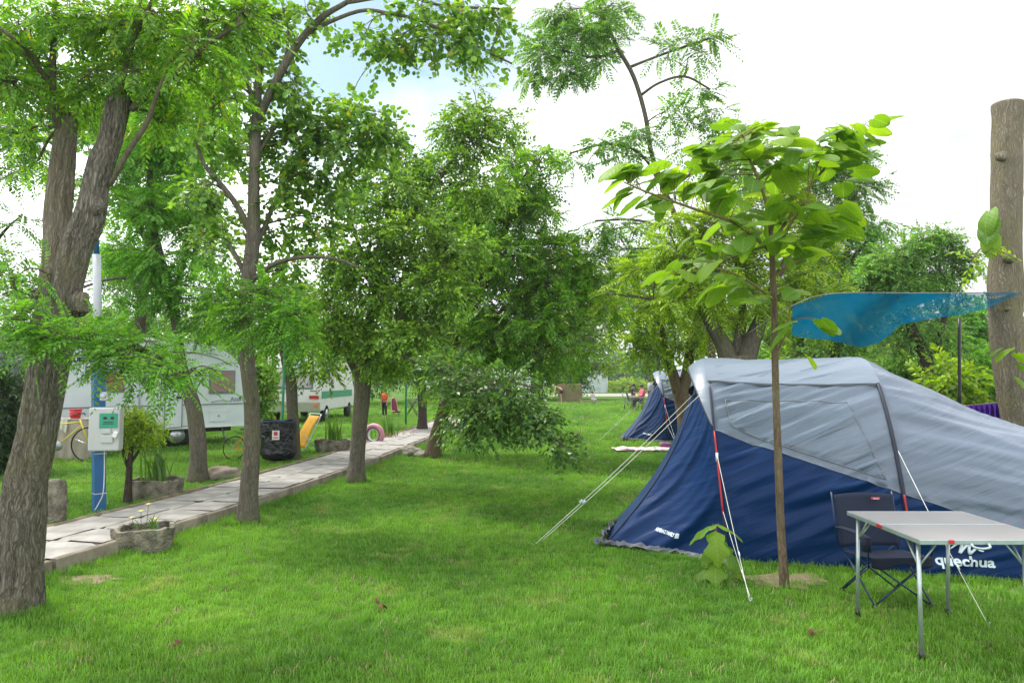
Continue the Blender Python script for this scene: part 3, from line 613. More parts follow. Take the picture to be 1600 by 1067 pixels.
crown_on(t1, [[(60, 500, 4.9, 8), (100, 520, 4.6, 7), (180, 545, 4.4, 5), (290, 590, 4.3, 4)], [(50, 480, 4.9, 8), (20, 500, 4.6, 6), (-10, 520, 4.5, 4)], [(30, 470, 5.0, 6), (20, 440, 4.9, 4)]],
    [(100, 515, 60, 16, 4.6, 2.2), (40, 500, 45, 20, 4.6, 1.8), (30, 530, 40, 14, 4.5, 1.4), (150, 532, 55, 14, 4.5, 2.2), (205, 546, 50, 18, 4.4, 2.4), (250, 560, 40, 18, 4.3, 2.2), (285, 582, 30, 16, 4.3, 2), (185, 572, 25, 12, 4.4, 1.4), (310, 580, 22, 10, 4.3, 1.4), (130, 520, 50, 14, 4.5, 2), (225, 545, 45, 16, 4.5, 2.2), (180, 552, 40, 12, 4.4, 2), (262, 592, 26, 12, 4.35, 1.8), (330, 575, 16, 8, 4.3, 1.2), (60, 530, 40, 12, 4.5, 1.6), (70, 555, 25, 8, 4.5, 1.2), (20, 440, 30, 18, 4.9, 1.3), (60, 420, 20, 25, 4.8, .8)],
    'fern', M['lf_fern'], M['twig'], cover=2, droop=.1, thick=1.1, nm='low_foliage', scale=.78)
feet((t1o.x, t1o.y), .22, 120)
# -- second tree: curved, on the caravan side of the path
t2 = build_tree('slender_tree', 'curved slender tree between stone planter and log, in front of the near caravan', 'tree', None,
    [(309, 757, 10.6, 30), (310, 700, 10.6, 27), (303, 640, 10.6, 25), (290, 600, 10.6, 24), (281, 560, 10.6, 19), (275, 500, 10.6, 17), (266, 450, 10.6, 16), (250, 400, 10.6, 14), (238, 340, 10.6, 12), (234, 250, 10.6, 9), (236, 150, 10.6, 6)],
    [[(270, 475, 10.6, 12), (258, 420, 10.5, 9), (222, 360, 10.4, 7), (200, 330, 10.3, 4)], [(270, 470, 10.6, 9), (290, 400, 10.8, 7), (300, 330, 10.9, 5)], [(268, 460, 10.6, 8), (230, 440, 10.2, 6), (180, 435, 9.9, 5), (125, 450, 9.7, 4)]],
    [(240, 200, 60, 40, 10.5), (200, 250, 55, 45, 10.4), (280, 240, 55, 45, 10.8), (220, 320, 55, 45, 10.4), (290, 320, 50, 45, 10.7), (200, 390, 45, 40, 10.4), (250, 400, 45, 40, 10.2, 2.3), (310, 390, 45, 40, 10.8), (240, 460, 50, 30, 10.4), (300, 450, 50, 35, 10.6), (320, 500, 45, 25, 10.5), (180, 460, 30, 25, 10, 1.2), (230, 150, 50, 35, 10.5, 1.5), (170, 180, 40, 30, 10.5, 1.4)],
    'pin', M['lf_fern'], M['bark_grey'], cover=1.9, seed=3, scale=1.25)
# a dark ivy-clad tree behind it
t2c = build_tree('tall_tree', 'tall leafy tree filling the gap between the old tree and the tall straight tree', 'tree', None,
    [(212, 655, 15.5, 22), (215, 560, 15.5, 20), (225, 440, 15.5, 17), (240, 320, 15.5, 13), (255, 200, 15.5, 9), (262, 90, 15.5, 5)], [[(235, 350, 15.5, 9), (290, 260, 15.5, 7), (330, 180, 15.5, 4)], [(232, 380, 15.5, 9), (180, 300, 15.5, 7), (140, 240, 15.5, 4)]],
    [(200, 120, 60, 50, 15.5), (270, 130, 60, 50, 15.5), (330, 150, 50, 50, 15.5), (180, 210, 60, 50, 15.5), (250, 220, 60, 50, 15.5), (320, 230, 60, 50, 15.5), (150, 280, 45, 40, 15.5, 1.2), (230, 300, 60, 50, 15.5), (310, 310, 50, 50, 15.5), (290, 60, 60, 40, 15.5), (200, 50, 60, 40, 15.5), (350, 400, 45, 40, 15.5, 1.5), (350, 470, 40, 35, 15.5, 1.5), (120, 180, 40, 35, 15.5, 1.3)],
    'oval', M['lf_round'], M['bark_dark'], cover=1.5, seed=51, scale=1.8)
t0 = build_tree('feathery_tree', 'feathery tree left of the old tree, its branches entering from the left edge', 'tree', None,
    [(-60, 700, 10, 30), (-55, 560, 10, 26), (-45, 420, 10, 20), (-30, 280, 10, 14), (-20, 150, 10, 9)], [[(-50, 450, 10, 8), (0, 370, 9.8, 5), (35, 335, 9.6, 1.5)]],
    [(10, 200, 45, 35, 9.8), (50, 230, 35, 25, 9.7), (20, 270, 45, 20, 9.8, 1.3), (30, 350, 35, 14, 9.7, 1.2), (15, 400, 40, 25, 9.8, 1.5), (40, 440, 35, 25, 9.7, 1.5), (10, 470, 35, 25, 9.8), (20, 120, 40, 35, 9.9), (10, 60, 50, 40, 10)],
    'pin', M['lf_small'], M['bark_dark'], cover=1.7, seed=53, scale=1.5)
t2b = build_tree('leaning_tree', 'dark thin tree leaning left behind the curved slender tree', 'tree', None,
    [(262, 640, 22, 16), (250, 560, 22, 14), (235, 520, 22, 14), (222, 470, 22, 13), (205, 430, 22, 10), (190, 380, 22, 7)], [],
    [(200, 440, 50, 40, 22), (180, 400, 50, 35, 22), (240, 500, 45, 30, 22, 1.5), (165, 500, 45, 30, 23, 1.2)], 'small', M['lf_round'], M['bark_dark'], cover=1.5, scale=1.8, seed=5)
# -- third tree: tall, right beside the path, lawn side
t3 = build_tree('tall_tree', 'tall straight tree on the lawn edge of the path, right of the mossy planter', 'tree', None,
    [(387, 815, 8.0, 35), (389, 770, 8.0, 31), (393, 700, 8.0, 28), (394, 640, 8.0, 27), (388, 580, 8.0, 26), (382, 520, 8.0, 27), (386, 450, 8.0, 24), (396, 370, 8.0, 24), (397, 290, 8.0, 19), (400, 200, 8.0, 17), (404, 120, 8.0, 12), (410, 30, 8.0, 8), (414, -40, 8, 6)],
    [[(395, 372, 8, 12), (372, 325, 7.9, 10), (345, 288, 7.8, 8), (318, 255, 7.7, 6), (300, 200, 7.6, 4)], [(402, 190, 8, 14), (430, 130, 7.9, 13), (465, 70, 7.8, 12), (500, 30, 7.7, 10), (540, 5, 7.6, 8), (600, -30, 7.5, 6)],
     [(396, 395, 8, 9), (415, 350, 8.1, 7), (432, 310, 8.1, 5), (440, 270, 8.1, 4)], [(385, 435, 8, 9), (366, 395, 8, 7), (345, 365, 8.1, 5)],
     [(392, 440, 8, 8), (430, 412, 7.8, 7), (480, 402, 7.7, 6), (525, 405, 7.6, 5), (560, 418, 7.5, 4)],
     [(480, 50, 7.8, 7), (560, 18, 7.6, 6), (610, 22, 7.5, 6), (655, 32, 7.4, 5), (720, 60, 7.3, 4), (800, 100, 7.2, 3)], [(540, 5, 7.6, 6), (620, -5, 7.5, 5), (700, 10, 7.4, 4), (800, 15, 7.3, 3)],
     [(400, 170, 8, 8), (380, 110, 7.9, 6), (360, 60, 7.9, 5), (340, 0, 7.8, 4)], [(440, 120, 7.9, 6), (450, 60, 7.9, 5), (440, 0, 7.8, 4)], [(398, 250, 8, 6), (430, 200, 8.1, 5), (470, 180, 8.2, 4), (540, 190, 8.3, 3)]],
    [(570, 55, 35, 16, 7.5, 1.5), (620, 62, 45, 25, 7.5, 2.2), (680, 55, 45, 30, 7.4, 2.2), (730, 65, 40, 24, 7.3, 2.0), (775, 100, 35, 10, 7.2, 1.2), (660, 8, 50, 18, 7.4, 1.6), (740, 12, 50, 22, 7.3, 1.7), (790, 25, 30, 22, 7.2, 1.4), (590, 90, 30, 8, 7.4, 1),
     (430, 40, 55, 45, 7.9, 1.6), (480, 15, 45, 25, 7.8, 1.4), (360, 60, 45, 45, 7.9, 1.6), (350, 150, 40, 35, 7.8, 1.3), (440, 130, 40, 35, 8.1, 1.3), (500, 190, 45, 30, 8.3, 1.4), (560, 180, 45, 35, 8.3, 1.8), (600, 210, 40, 35, 8.4, 2), (540, 220, 50, 30, 8.3, 1.8),
     (450, 220, 45, 40, 8.2, 1.6), (380, 240, 40, 35, 8.3, 1.5), (330, 200, 40, 35, 7.8, 1.5), (320, 290, 40, 35, 7.9, 1.5), (350, 360, 40, 30, 8.2, 1.6), (450, 300, 45, 40, 8.2, 1.5), (490, 260, 40, 30, 8.3, 1.3), (430, 360, 40, 30, 8.3, 1.3), (500, 340, 45, 35, 8.3, 1.5), (470, 130, 35, 30, 8.0, 1.3), (300, 130, 45, 40, 7.9, 1.5), (520, 280, 50, 35, 8.4, 1.6), (440, 420, 45, 25, 8.3, 1.4), (390, 150, 40, 35, 8.2, 1.3), (420, 200, 40, 30, 8.2, 1.4)],
    'round', M['lf_round'], M['bark_grey'], cover=1.7, seed=11, sides=22)
crown_on(t3, [[(386, 470, 8, 8), (400, 450, 7.6, 6), (440, 470, 7.2, 5), (480, 510, 7.0, 3)], [(386, 470, 8, 7), (360, 455, 7.6, 5), (340, 480, 7.3, 3)]],
    [(410, 465, 50, 25, 7.3, 2.4), (450, 495, 35, 25, 7.1, 2.2), (365, 470, 35, 25, 7.4, 2.0), (430, 520, 40, 20, 7.1, 1.9), (385, 500, 30, 15, 7.3, 1.8), (480, 530, 20, 20, 7.0, 1.4)], 'fern', M['lf_fern'], M['bark_grey'], cover=2, droop=.25, nm='low_foliage', scale=1.1)
feet(t3.location, .15, 90)
t4 = build_tree('ringed_tree', 'small tree with ringed bark behind the black bin bag', 'tree', None,
    [(458, 722, 13.4, 26), (459, 680, 13.4, 21), (457, 640, 13.4, 19), (455, 600, 13.4, 19), (448, 570, 13.4, 16), (440, 530, 13.4, 12), (436, 480, 13.4, 9)], [[(450, 575, 13.4, 9), (470, 530, 13.5, 7), (480, 480, 13.6, 5)]],
    [(440, 540, 30, 25, 13.4, 1.2), (480, 540, 40, 30, 13.5), (470, 480, 50, 40, 13.5), (430, 450, 45, 35, 13.5), (500, 570, 30, 25, 13.6, 1.8)], 'oval', M['lf_oval'], M['bark_grey'], cover=2, seed=8, scale=1.2)
# -- dense tree beside the path
t5 = build_tree('dense_tree', 'bushy dark green tree on the lawn edge of the path, in front of the tyre', 'tree', None,
    [(556, 752, 11.1, 32), (558, 715, 11.1, 27), (562, 660, 11.1, 26), (566, 610, 11.1, 28), (567, 575, 11.1, 26), (572, 530, 11.1, 18), (585, 470, 11.1, 14), (600, 400, 11.1, 10), (615, 330, 11.1, 7)],
    [[(562, 590, 11.1, 14), (548, 565, 11.0, 11), (535, 530, 10.8, 8), (520, 480, 10.6, 6)], [(570, 575, 11.1, 12), (600, 530, 10.8, 9), (640, 480, 10.4, 7), (690, 430, 10.2, 5)],
     [(585, 520, 11, 8), (640, 560, 10.0, 7), (720, 590, 9.0, 6), (800, 640, 8.3, 5), (860, 680, 8.0, 4), (900, 712, 7.9, 3)], [(600, 420, 11.1, 8), (650, 330, 11.2, 6), (700, 260, 11.4, 5), (740, 190, 11.5, 4)], [(590, 450, 11.1, 8), (560, 380, 11, 6), (540, 320, 11, 4)]],
    [(520, 480, 50, 40, 10.7), (560, 430, 55, 45, 10.9), (520, 400, 45, 35, 10.9), (600, 370, 55, 45, 11), (560, 320, 50, 35, 11), (640, 300, 55, 45, 11.2), (610, 250, 45, 35, 11.3, 2), (690, 270, 50, 40, 11.4), (730, 220, 45, 35, 11.5), (740, 170, 35, 35, 11.5, 1.8), (780, 200, 40, 30, 11.5, 1.7), (750, 290, 50, 40, 11.6), (660, 380, 60, 45, 10.6, 3), (620, 470, 55, 45, 10.6), (540, 530, 45, 30, 10.6), (600, 550, 50, 30, 10.8), (680, 460, 60, 45, 10.2, 3), (650, 530, 55, 35, 10.3), (720, 400, 50, 45, 10.6), (510, 540, 30, 25, 10.8), (700, 200, 30, 20, 11.5, 1.2), (740, 140, 18, 15, 11.5, 1)],
    'oval', M['lf_oval'], M['bark_grey'], cover=2.5, seed=14, sides=22, scale=1.0)
crown_on(t5, [[(585, 520, 11, 8), (640, 560, 10.0, 7), (720, 590, 9.0, 6), (800, 640, 8.3, 5), (860, 680, 8.0, 4), (900, 712, 7.9, 3)], [(720, 590, 9, 5), (760, 640, 8.6, 4), (740, 680, 8.4, 3)], [(720, 590, 9, 4), (790, 595, 8.5, 3), (850, 610, 8.3, 3)]],
    [(740, 600, 45, 28, 8.7, 2.2), (790, 610, 40, 28, 8.4, 2.2), (760, 645, 42, 24, 8.5, 2.4), (815, 640, 40, 25, 8.3, 2.4), (730, 665, 32, 16, 8.6, 1.8), (780, 678, 35, 11, 8.4, 1.8), (845, 660, 30, 22, 8.1, 2.3), (868, 690, 22, 16, 8.0, 2.0), (890, 710, 20, 8, 7.9, 1.8), (905, 677, 18, 5, 7.9, 1.0), (830, 605, 22, 14, 8.3, 1.2), (700, 570, 40, 25, 9.3, 2)],
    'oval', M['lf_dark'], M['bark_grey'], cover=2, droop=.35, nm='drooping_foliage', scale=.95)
feet(t5.location, .17, 90)
t6 = build_tree('leaning_tree', 'tree leaning right over the path beside the two pale rocks', 'tree', None,
    [(676, 712, 14.6, 28), (683, 680, 14.6, 24), (694, 640, 14.6, 22), (702, 600, 14.6, 20), (707, 560, 14.6, 18), (712, 510, 14.6, 15), (725, 450, 14.6, 12), (740, 380, 14.6, 9)],
    [[(707, 560, 14.6, 10), (740, 520, 14.2, 8), (790, 480, 14, 6), (840, 430, 13.8, 5)], [(715, 500, 14.6, 9), (770, 420, 14.4, 7), (800, 330, 14.3, 5)], [(720, 540, 14.3, 8), (800, 540, 13.6, 6), (860, 540, 13.4, 4)]],
    [(760, 340, 55, 45, 14.3), (800, 290, 50, 40, 14.3), (830, 330, 45, 40, 14.3), (800, 400, 60, 45, 14), (860, 390, 50, 35, 13.9), (900, 410, 45, 30, 13.8, 1.9), (850, 450, 60, 40, 13.8), (910, 470, 45, 35, 13.8, 1.9), (760, 470, 60, 45, 14), (820, 510, 60, 35, 13.6), (880, 520, 45, 30, 13.6, 2), (760, 550, 55, 30, 14, 2.2), (840, 560, 50, 22, 13.8, 2), (700, 590, 45, 25, 14.8, 1.6), (840, 250, 35, 25, 14.3, 1.5), (940, 440, 30, 25, 13.8, 1.8), (935, 395, 32, 24, 13.8, 1.8), (955, 480, 25, 20, 13.8, 1.5), (900, 550, 30, 18, 13.8, 1.6), (720, 330, 50, 40, 14.5), (720, 640, 35, 30, 14.2, 1.4), (860, 230, 20, 18, 14.3, 1)],
    'pin', M['lf_ash'], M['bark_brown'], cover=2.0, seed=17, scale=1.9, thick=.8)
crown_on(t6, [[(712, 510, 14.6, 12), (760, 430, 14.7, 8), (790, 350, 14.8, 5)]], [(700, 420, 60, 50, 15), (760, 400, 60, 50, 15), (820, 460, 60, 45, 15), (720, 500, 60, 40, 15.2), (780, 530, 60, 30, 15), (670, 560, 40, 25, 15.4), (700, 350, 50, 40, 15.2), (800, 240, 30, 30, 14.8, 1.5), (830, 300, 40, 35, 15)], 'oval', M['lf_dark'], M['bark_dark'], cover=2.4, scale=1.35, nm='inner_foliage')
t7 = build_tree('forked_tree', 'dark forked tree on the caravan side, first tree beyond the green poles', 'tree', None,
    [(660, 674, 21, 18), (660, 640, 21, 15), (658, 600, 21, 17), (655, 585, 21, 16)], [[(655, 590, 21, 10), (645, 570, 21, 8), (640, 540, 21, 5)], [(660, 592, 21, 10), (675, 565, 21, 8), (680, 520, 21, 5)]],
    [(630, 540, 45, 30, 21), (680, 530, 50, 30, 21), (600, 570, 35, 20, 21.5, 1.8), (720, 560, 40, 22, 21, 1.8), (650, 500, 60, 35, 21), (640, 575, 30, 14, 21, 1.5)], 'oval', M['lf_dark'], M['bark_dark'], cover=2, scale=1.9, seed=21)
t8 = build_tree('forked_tree', 'forked brown tree in front of the far blue tent', 'tree', None,
    [(1072, 702, 16.3, 30), (1072, 680, 16.3, 28), (1069, 640, 16.3, 28), (1062, 605, 16.3, 27)],
    [[(1060, 612, 16.3, 20), (1050, 580, 16.3, 16), (1040, 550, 16.3, 13), (1036, 520, 16.3, 9), (1020, 480, 16.3, 5)], [(1066, 610, 16.3, 20), (1074, 580, 16.3, 18), (1078, 550, 16.3, 15), (1085, 510, 16.3, 9), (1100, 460, 16.3, 5)]],
    [(1010, 510, 40, 28, 16.2), (1050, 490, 40, 30, 16.2), (1095, 500, 40, 30, 16.3), (1075, 535, 35, 18, 16), (1000, 545, 30, 18, 16, 1.8), (1035, 555, 28, 14, 16, 1.8), (1100, 535, 28, 14, 16, 1.6), (1040, 450, 45, 30, 16.5, 1.8), (990, 480, 32, 22, 16.3, 2), (985, 430, 35, 20, 16.3, 1.7), (965, 520, 22, 16, 16.3, 1.4), (1030, 400, 40, 24, 16.5, 1.8)], 'oval', M['lf_yel'], M['bark_brown'], cover=2.0, seed=23, scale=1.35)
t9 = build_tree('forked_tree', 'thick forked tree standing behind the big tent, bright yellow-green crown', 'tree', None,
    [(1152, 690, 10.4, 66), (1152, 620, 10.4, 62), (1152, 580, 10.4, 62), (1151, 556, 10.4, 58)],
    [[(1140, 570, 10.4, 34), (1130, 540, 10.4, 26), (1112, 508, 10.4, 20), (1095, 480, 10.4, 14), (1070, 420, 10.3, 8)], [(1163, 570, 10.4, 34), (1172, 540, 10.4, 28), (1186, 505, 10.4, 22), (1200, 470, 10.4, 14), (1230, 400, 10.4, 8)], [(1152, 560, 10.5, 24), (1155, 530, 10.5, 18), (1160, 480, 10.6, 12), (1150, 400, 10.6, 7)]],
    [(1010, 430, 40, 25, 10.2, 1.8), (1060, 400, 45, 30, 10.2), (1110, 360, 45, 30, 10.2), (1040, 350, 40, 22, 10.2, 1.6), (1090, 440, 50, 30, 10), (1060, 470, 40, 22, 10, 2), (1150, 420, 50, 35, 10.3), (1130, 320, 40, 25, 10.4, 1.8), (1200, 390, 50, 40, 10.6, 2), (1240, 440, 45, 35, 10.6, 2), (1180, 470, 40, 25, 10.2, 1.8), (1280, 390, 45, 35, 11, 1.7), (1290, 460, 45, 30, 11, 1.7), (1200, 320, 50, 30, 10.8, 1.6), (960, 460, 25, 15, 10.2, 1.2), (1250, 500, 45, 25, 11, 1.5), (1120, 500, 40, 22, 10.6, 1.5)],
    'pin', M['lf_yel'], M['bark_grey'], cover=3.2, seed=25, scale=1.45, sides=20)
t13 = build_tree('tall_tree', 'tall thin open-crowned tree reaching the top of the picture beyond the big tent', 'tree', None,
    [(1118, 640, 13, 15), (1108, 520, 13, 13), (1085, 420, 13, 11), (1060, 350, 13, 10), (1035, 290, 13, 9), (1018, 240, 13, 8.5), (1008, 180, 12.9, 8), (990, 120, 12.8, 7.5), (965, 75, 12.7, 7), (945, 30, 12.6, 6), (925, -30, 12.5, 4)],
    [[(1000, 150, 12.9, 5), (1030, 130, 12.7, 4), (1070, 120, 12.6, 4), (1110, 140, 12.5, 3)], [(985, 105, 12.8, 5), (1010, 95, 12.7, 4), (1050, 80, 12.6, 4), (1110, 60, 12.5, 3)], [(1030, 285, 13, 5), (1000, 240, 12.9, 4), (950, 225, 12.8, 4), (890, 240, 12.7, 3)], [(965, 80, 12.7, 5), (930, 90, 12.5, 4), (880, 80, 12.4, 3)], [(1040, 300, 13, 5), (1080, 270, 13, 4), (1110, 220, 13, 3)], [(1070, 370, 13, 5), (1000, 345, 13, 4), (930, 345, 13, 3)]],
    [(850, 85, 40, 26, 12.4), (900, 60, 45, 34, 12.5), (890, 105, 40, 18, 12.4), (940, 95, 35, 18, 12.5, 1.5), (950, 40, 38, 30, 12.6), (880, 15, 45, 22, 12.5), (960, 5, 35, 16, 12.5), (830, 115, 28, 12, 12.4, 1.2),
     (1050, 70, 35, 14, 12.6, 1.5), (1100, 62, 35, 16, 12.5, 1.5), (1075, 90, 35, 14, 12.5, 1.2), (1030, 85, 20, 9, 12.6, 1.1), (1075, 145, 45, 16, 12.6, 1.3), (1115, 170, 32, 16, 12.6, 1.3), (1040, 175, 25, 14, 12.8, 1.1), (1080, 190, 40, 14, 12.8, 1.3),
     (950, 225, 40, 18, 12.8, 1.8), (1000, 215, 40, 18, 12.9, 1.6), (905, 250, 35, 16, 12.7, 1.3), (985, 245, 40, 12, 12.8, 1.1), (1090, 230, 35, 20, 13, 1.3), (1120, 270, 40, 25, 13, 1.3), (930, 350, 55, 13, 13.2, 1.3), (990, 350, 50, 15, 13.2, 1.3), (970, 390, 40, 14, 13.2, 1.1), (1180, 250, 40, 25, 13.4, 1.2)],
    'locust', M['lf_small'], M['bark_grey'], cover=2.3, seed=27, scale=1.4, thick=1.2)
t10 = build_tree('crooked_tree', 'dark crooked tree behind the ridge of the big tent, under the blue shade net', 'tree', None,
    [(1445, 650, 13.5, 26), (1443, 600, 13.5, 24), (1447, 570, 13.5, 24), (1440, 545, 13.5, 20), (1425, 515, 13.5, 16), (1412, 480, 13.5, 11), (1420, 430, 13.5, 8), (1440, 380, 13.5, 5)],
    [[(1450, 580, 13.5, 15), (1462, 545, 13.5, 11), (1475, 500, 13.4, 8), (1485, 440, 13.4, 5)], [(1420, 500, 13.5, 9), (1380, 470, 13.5, 6), (1330, 440, 13.6, 4)]],
    [(1440, 375, 45, 18, 13.5), (1400, 400, 45, 30, 13.5), (1460, 410, 50, 30, 13.5), (1420, 450, 50, 30, 13.5), (1480, 450, 40, 25, 13.5, 1.2), (1370, 440, 45, 30, 13.6), (1350, 490, 50, 25, 13.6, 1.2), (1440, 500, 50, 25, 13.5, 1.2), (1500, 400, 35, 10, 13.4, 1), (1530, 410, 25, 12, 13.4, 1), (1480, 530, 45, 30, 13.6, 1.2), (1400, 540, 40, 25, 13.6, 1.2), (1470, 370, 25, 14, 13.5, 1)],
    'small', M['lf_small'], M['bark_dark'], cover=3.0, seed=29, scale=1.5)
t14 = build_tree('open_tree', 'open-crowned tree beyond the big leaves of the young sapling, right side', 'tree', None,
    [(1300, 640, 17, 20), (1305, 520, 17, 16), (1320, 420, 17, 10), (1330, 330, 17, 6)], [[(1310, 470, 17, 9), (1270, 400, 17, 6), (1240, 330, 17, 4)], [(1320, 420, 17, 7), (1360, 370, 17, 4)]],
    [(1330, 250, 30, 22, 17), (1340, 300, 40, 25, 17), (1310, 345, 50, 25, 17), (1360, 355, 35, 14, 17), (1280, 270, 40, 25, 17), (1330, 400, 60, 30, 17), (1270, 420, 55, 35, 17), (1230, 300, 50, 35, 17), (1150, 230, 40, 35, 17, 1.2), (1180, 280, 45, 30, 17, 1.2), (1380, 420, 40, 30, 17), (1300, 480, 60, 30, 17), (1330, 530, 60, 25, 17)],
    'small', M['lf_small'], M['bark_dark'], cover=2.9, seed=31, scale=1.9)
# -- sawn-off pale trunk on the right
t11 = build_tree('sawn_trunk', 'tall bare sawn-off trunk at the right edge, behind the big tent', 'tree', None,
    [(1612, 760, 8.6, 68), (1604, 690, 8.6, 66), (1592, 630, 8.6, 62), (1580, 575, 8.6, 57), (1573, 520, 8.6, 55), (1571, 450, 8.6, 56), (1572, 400, 8.6, 53), (1572, 330, 8.6, 51), (1573, 240, 8.6, 51), (1574, 190, 8.6, 49), (1575, 166, 8.6, 53), (1575, 161, 8.6, 50)],
    [], [], 'oval', M['lf_yel'], M['bark_pale'], seed=33, fine=.035)
o11 = Vector(t11.location)
for (a, b, r_) in ((1578, 402, .07), (1567, 243, .075), (1576, 482, .03)):
    mb = MB(); c0 = P(a, b, 8.6-.24); mb.tube([c0+Vector((0, .04, -.01)), c0+Vector((0, -.012, 0)), c0+Vector((0, -.02, .005))], [r_, r_*.8, r_*.4], 14, disp=bark_disp(a, .25)); mb.build('knot', M['bark_pale'], t11, o11)
crown_on(t11, [[(1590, 520, 8.3, 6), (1590, 555, 8.2, 4)], [(1550, 400, 8.5, 4), (1530, 350, 8.4, 3)]],
    [(1540, 395, 16, 8, 8.3, 1.5), (1520, 405, 12, 10, 8.3, 1.2)], 'oval', M['lf_yel'], M['twig'], cover=1.2)
# -- generic bushes/trees of the background
def bush(name, label, cat, px, py, Y, w, h, leaf, lm, cover=2.2, scale=1.5, group=None, stem=True, nb=6, sd=1):
    """px,py: foot pixel; w,h in pixels"""
    random.seed(sd*13+int(px)); tr = [(px, py+2, Y, max(3, w*.08)), (px+random.uniform(-2, 2), py-h*.35, Y, max(2, w*.06)), (px, py-h*.75, Y, max(1.5, w*.03))]
    bl = []
    for k in range(nb):
        a = k/nb; bx = px+math.cos(k*2.4+sd)*w*.27; by = py-h*(.22+.58*a) if nb > 1 else py-h*.5
        wr = w*(.30-.10*abs(a-.4)); bl.append((bx, by, wr, h*.22, Y+random.uniform(-.3, .3)*w*Y/F))
    bl.append((px, py-h*.5, w*.3, h*.35, Y))
    return build_tree(name, label, cat, None, tr, [], bl, leaf, lm, M['bark_dark'], cover=cover, scale=scale, group=group, seed=sd, clump=5)
bush('conifer_hedge', 'dark green conifer hedge at the left edge behind the big old tree', 'hedge', 0, 725, 11.5, 110, 165, 'needle', M['lf_conifer'], 3.2, 2.2, nb=9, sd=2)
bush('shrub', 'green shrub between the two caravans', 'shrub', 402, 668, 20, 50, 130, 'oval', M['lf_round'], 2.4, 2.0, sd=3, nb=7)
gp = 'trees behind the caravans'
for k, (px, py, Y, w, h, lab) in enumerate([
    (130, 620, 34, 150, 150, 'leafy tree behind the near caravan, leftmost of the row'), (215, 618, 36, 140, 140, 'green tree above the roof of the near caravan'), (340, 616, 38, 130, 130, 'round green tree behind the rounded front of the near caravan'),
    (430, 615, 38, 120, 150, 'tree behind the gap between the two caravans'), (520, 614, 40, 130, 160, 'tree directly behind the motorhome'), (600, 613, 44, 120, 120, 'tree behind the child in the orange top')]):
    bush('background_tree', lab, 'tree', px, py, Y, w, h, 'big', M['lf_round' if k % 2 else 'lf_small'], 1.9, 1.3, group=gp, sd=k+4, nb=8)
gp = 'trees along the far side of the field'
for k, (px, py, Y, w, h, lab) in enumerate([
    (700, 612, 55, 110, 110, 'dark tree behind the drooping branch, far side'), (770, 612, 55, 110, 130, 'far tree behind the leaning tree by the rocks'), (845, 613, 52, 90, 120, 'far tree just left of the straw bale'), (893, 611, 58, 60, 75, 'small dark far tree above the straw bale')]):
    bush('background_tree', lab, 'tree', px, py, Y, w, h, 'big', M['lf_dark' if k % 2 else 'lf_round'], 2.2, 1.6, group=gp, sd=k+14, nb=8)
build_tree('field_tree', 'far tree with dark stem just left of the film shelter, light green crown', 'tree', None, [(879, 623, 57, 8), (880, 600, 57, 7), (876, 560, 57, 6), (880, 500, 57, 4)], [],
    [(860, 520, 45, 30, 57), (900, 500, 45, 30, 57), (930, 460, 40, 30, 57), (930, 535, 35, 25, 57), (880, 560, 40, 18, 57), (900, 420, 40, 28, 57), (955, 500, 28, 24, 57, 1.5), (840, 570, 30, 16, 57), (945, 570, 18, 14, 57)], 'big', M['lf_yel'], M['bark_dark'], cover=2.4, scale=1.0, seed=61)
build_tree('field_tree', 'airy far tree right of the sky gap, behind the forked brown tree', 'tree', None, [(1030, 625, 42, 8), (1028, 560, 42, 6), (1020, 480, 42, 4)], [],
    [(1000, 420, 40, 25, 42, 1.6), (1040, 440, 40, 28, 42), (985, 455, 30, 22, 42, 1.4), (1010, 400, 40, 20, 42, 1.4), (1060, 400, 40, 25, 42), (1030, 520, 40, 30, 42), (1000, 560, 28, 20, 42)], 'big', M['lf_small'], M['bark_dark'], cover=1.9, scale=.9, seed=63)
gp = 'tree line behind the big tent'
for k, (px, py, Y, w, h, lm, lab) in enumerate([(1245, 635, 30, 150, 200, 'lf_round', 'tree in the line behind the big tent, left of the net'), (1370, 635, 31, 150, 185, 'lf_small', 'tree in the line behind the big tent, under the middle of the net'), (1500, 635, 30, 140, 190, 'lf_fern', 'tree in the line behind the big tent, by the dark net pole'), (1600, 640, 29, 130, 170, 'lf_round', 'tree in the line behind the big tent, right of the sawn trunk'), (1140, 630, 34, 130, 190, 'lf_small', 'tree in the line behind the forked trunks')]):
    bush('background_tree', lab, 'tree', px, py, Y, w, h, 'big', M[lm], 1.9, .9, group=gp, sd=k+80, nb=9)
gp = 'hazy distant trees'
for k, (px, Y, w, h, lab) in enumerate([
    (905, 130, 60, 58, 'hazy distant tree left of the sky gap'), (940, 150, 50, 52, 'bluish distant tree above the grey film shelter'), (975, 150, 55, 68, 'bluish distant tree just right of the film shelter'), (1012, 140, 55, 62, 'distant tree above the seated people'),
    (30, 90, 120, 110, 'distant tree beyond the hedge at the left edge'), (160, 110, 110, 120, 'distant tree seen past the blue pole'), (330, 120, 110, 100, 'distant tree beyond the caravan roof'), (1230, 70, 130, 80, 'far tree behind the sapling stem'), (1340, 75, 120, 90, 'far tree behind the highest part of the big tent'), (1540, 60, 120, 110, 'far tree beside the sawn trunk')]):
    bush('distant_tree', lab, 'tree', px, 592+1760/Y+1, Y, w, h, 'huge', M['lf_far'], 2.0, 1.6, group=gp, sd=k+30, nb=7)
tag(bush('reed_bed', 'pale yellow-green scrub at the far end of the field', 'scrub', 985, 613, 88, 90, 24, 'big', M['lf_yel'], 2.0, 1.2, sd=50, nb=8))
gp = 'shrubs behind the big tent'
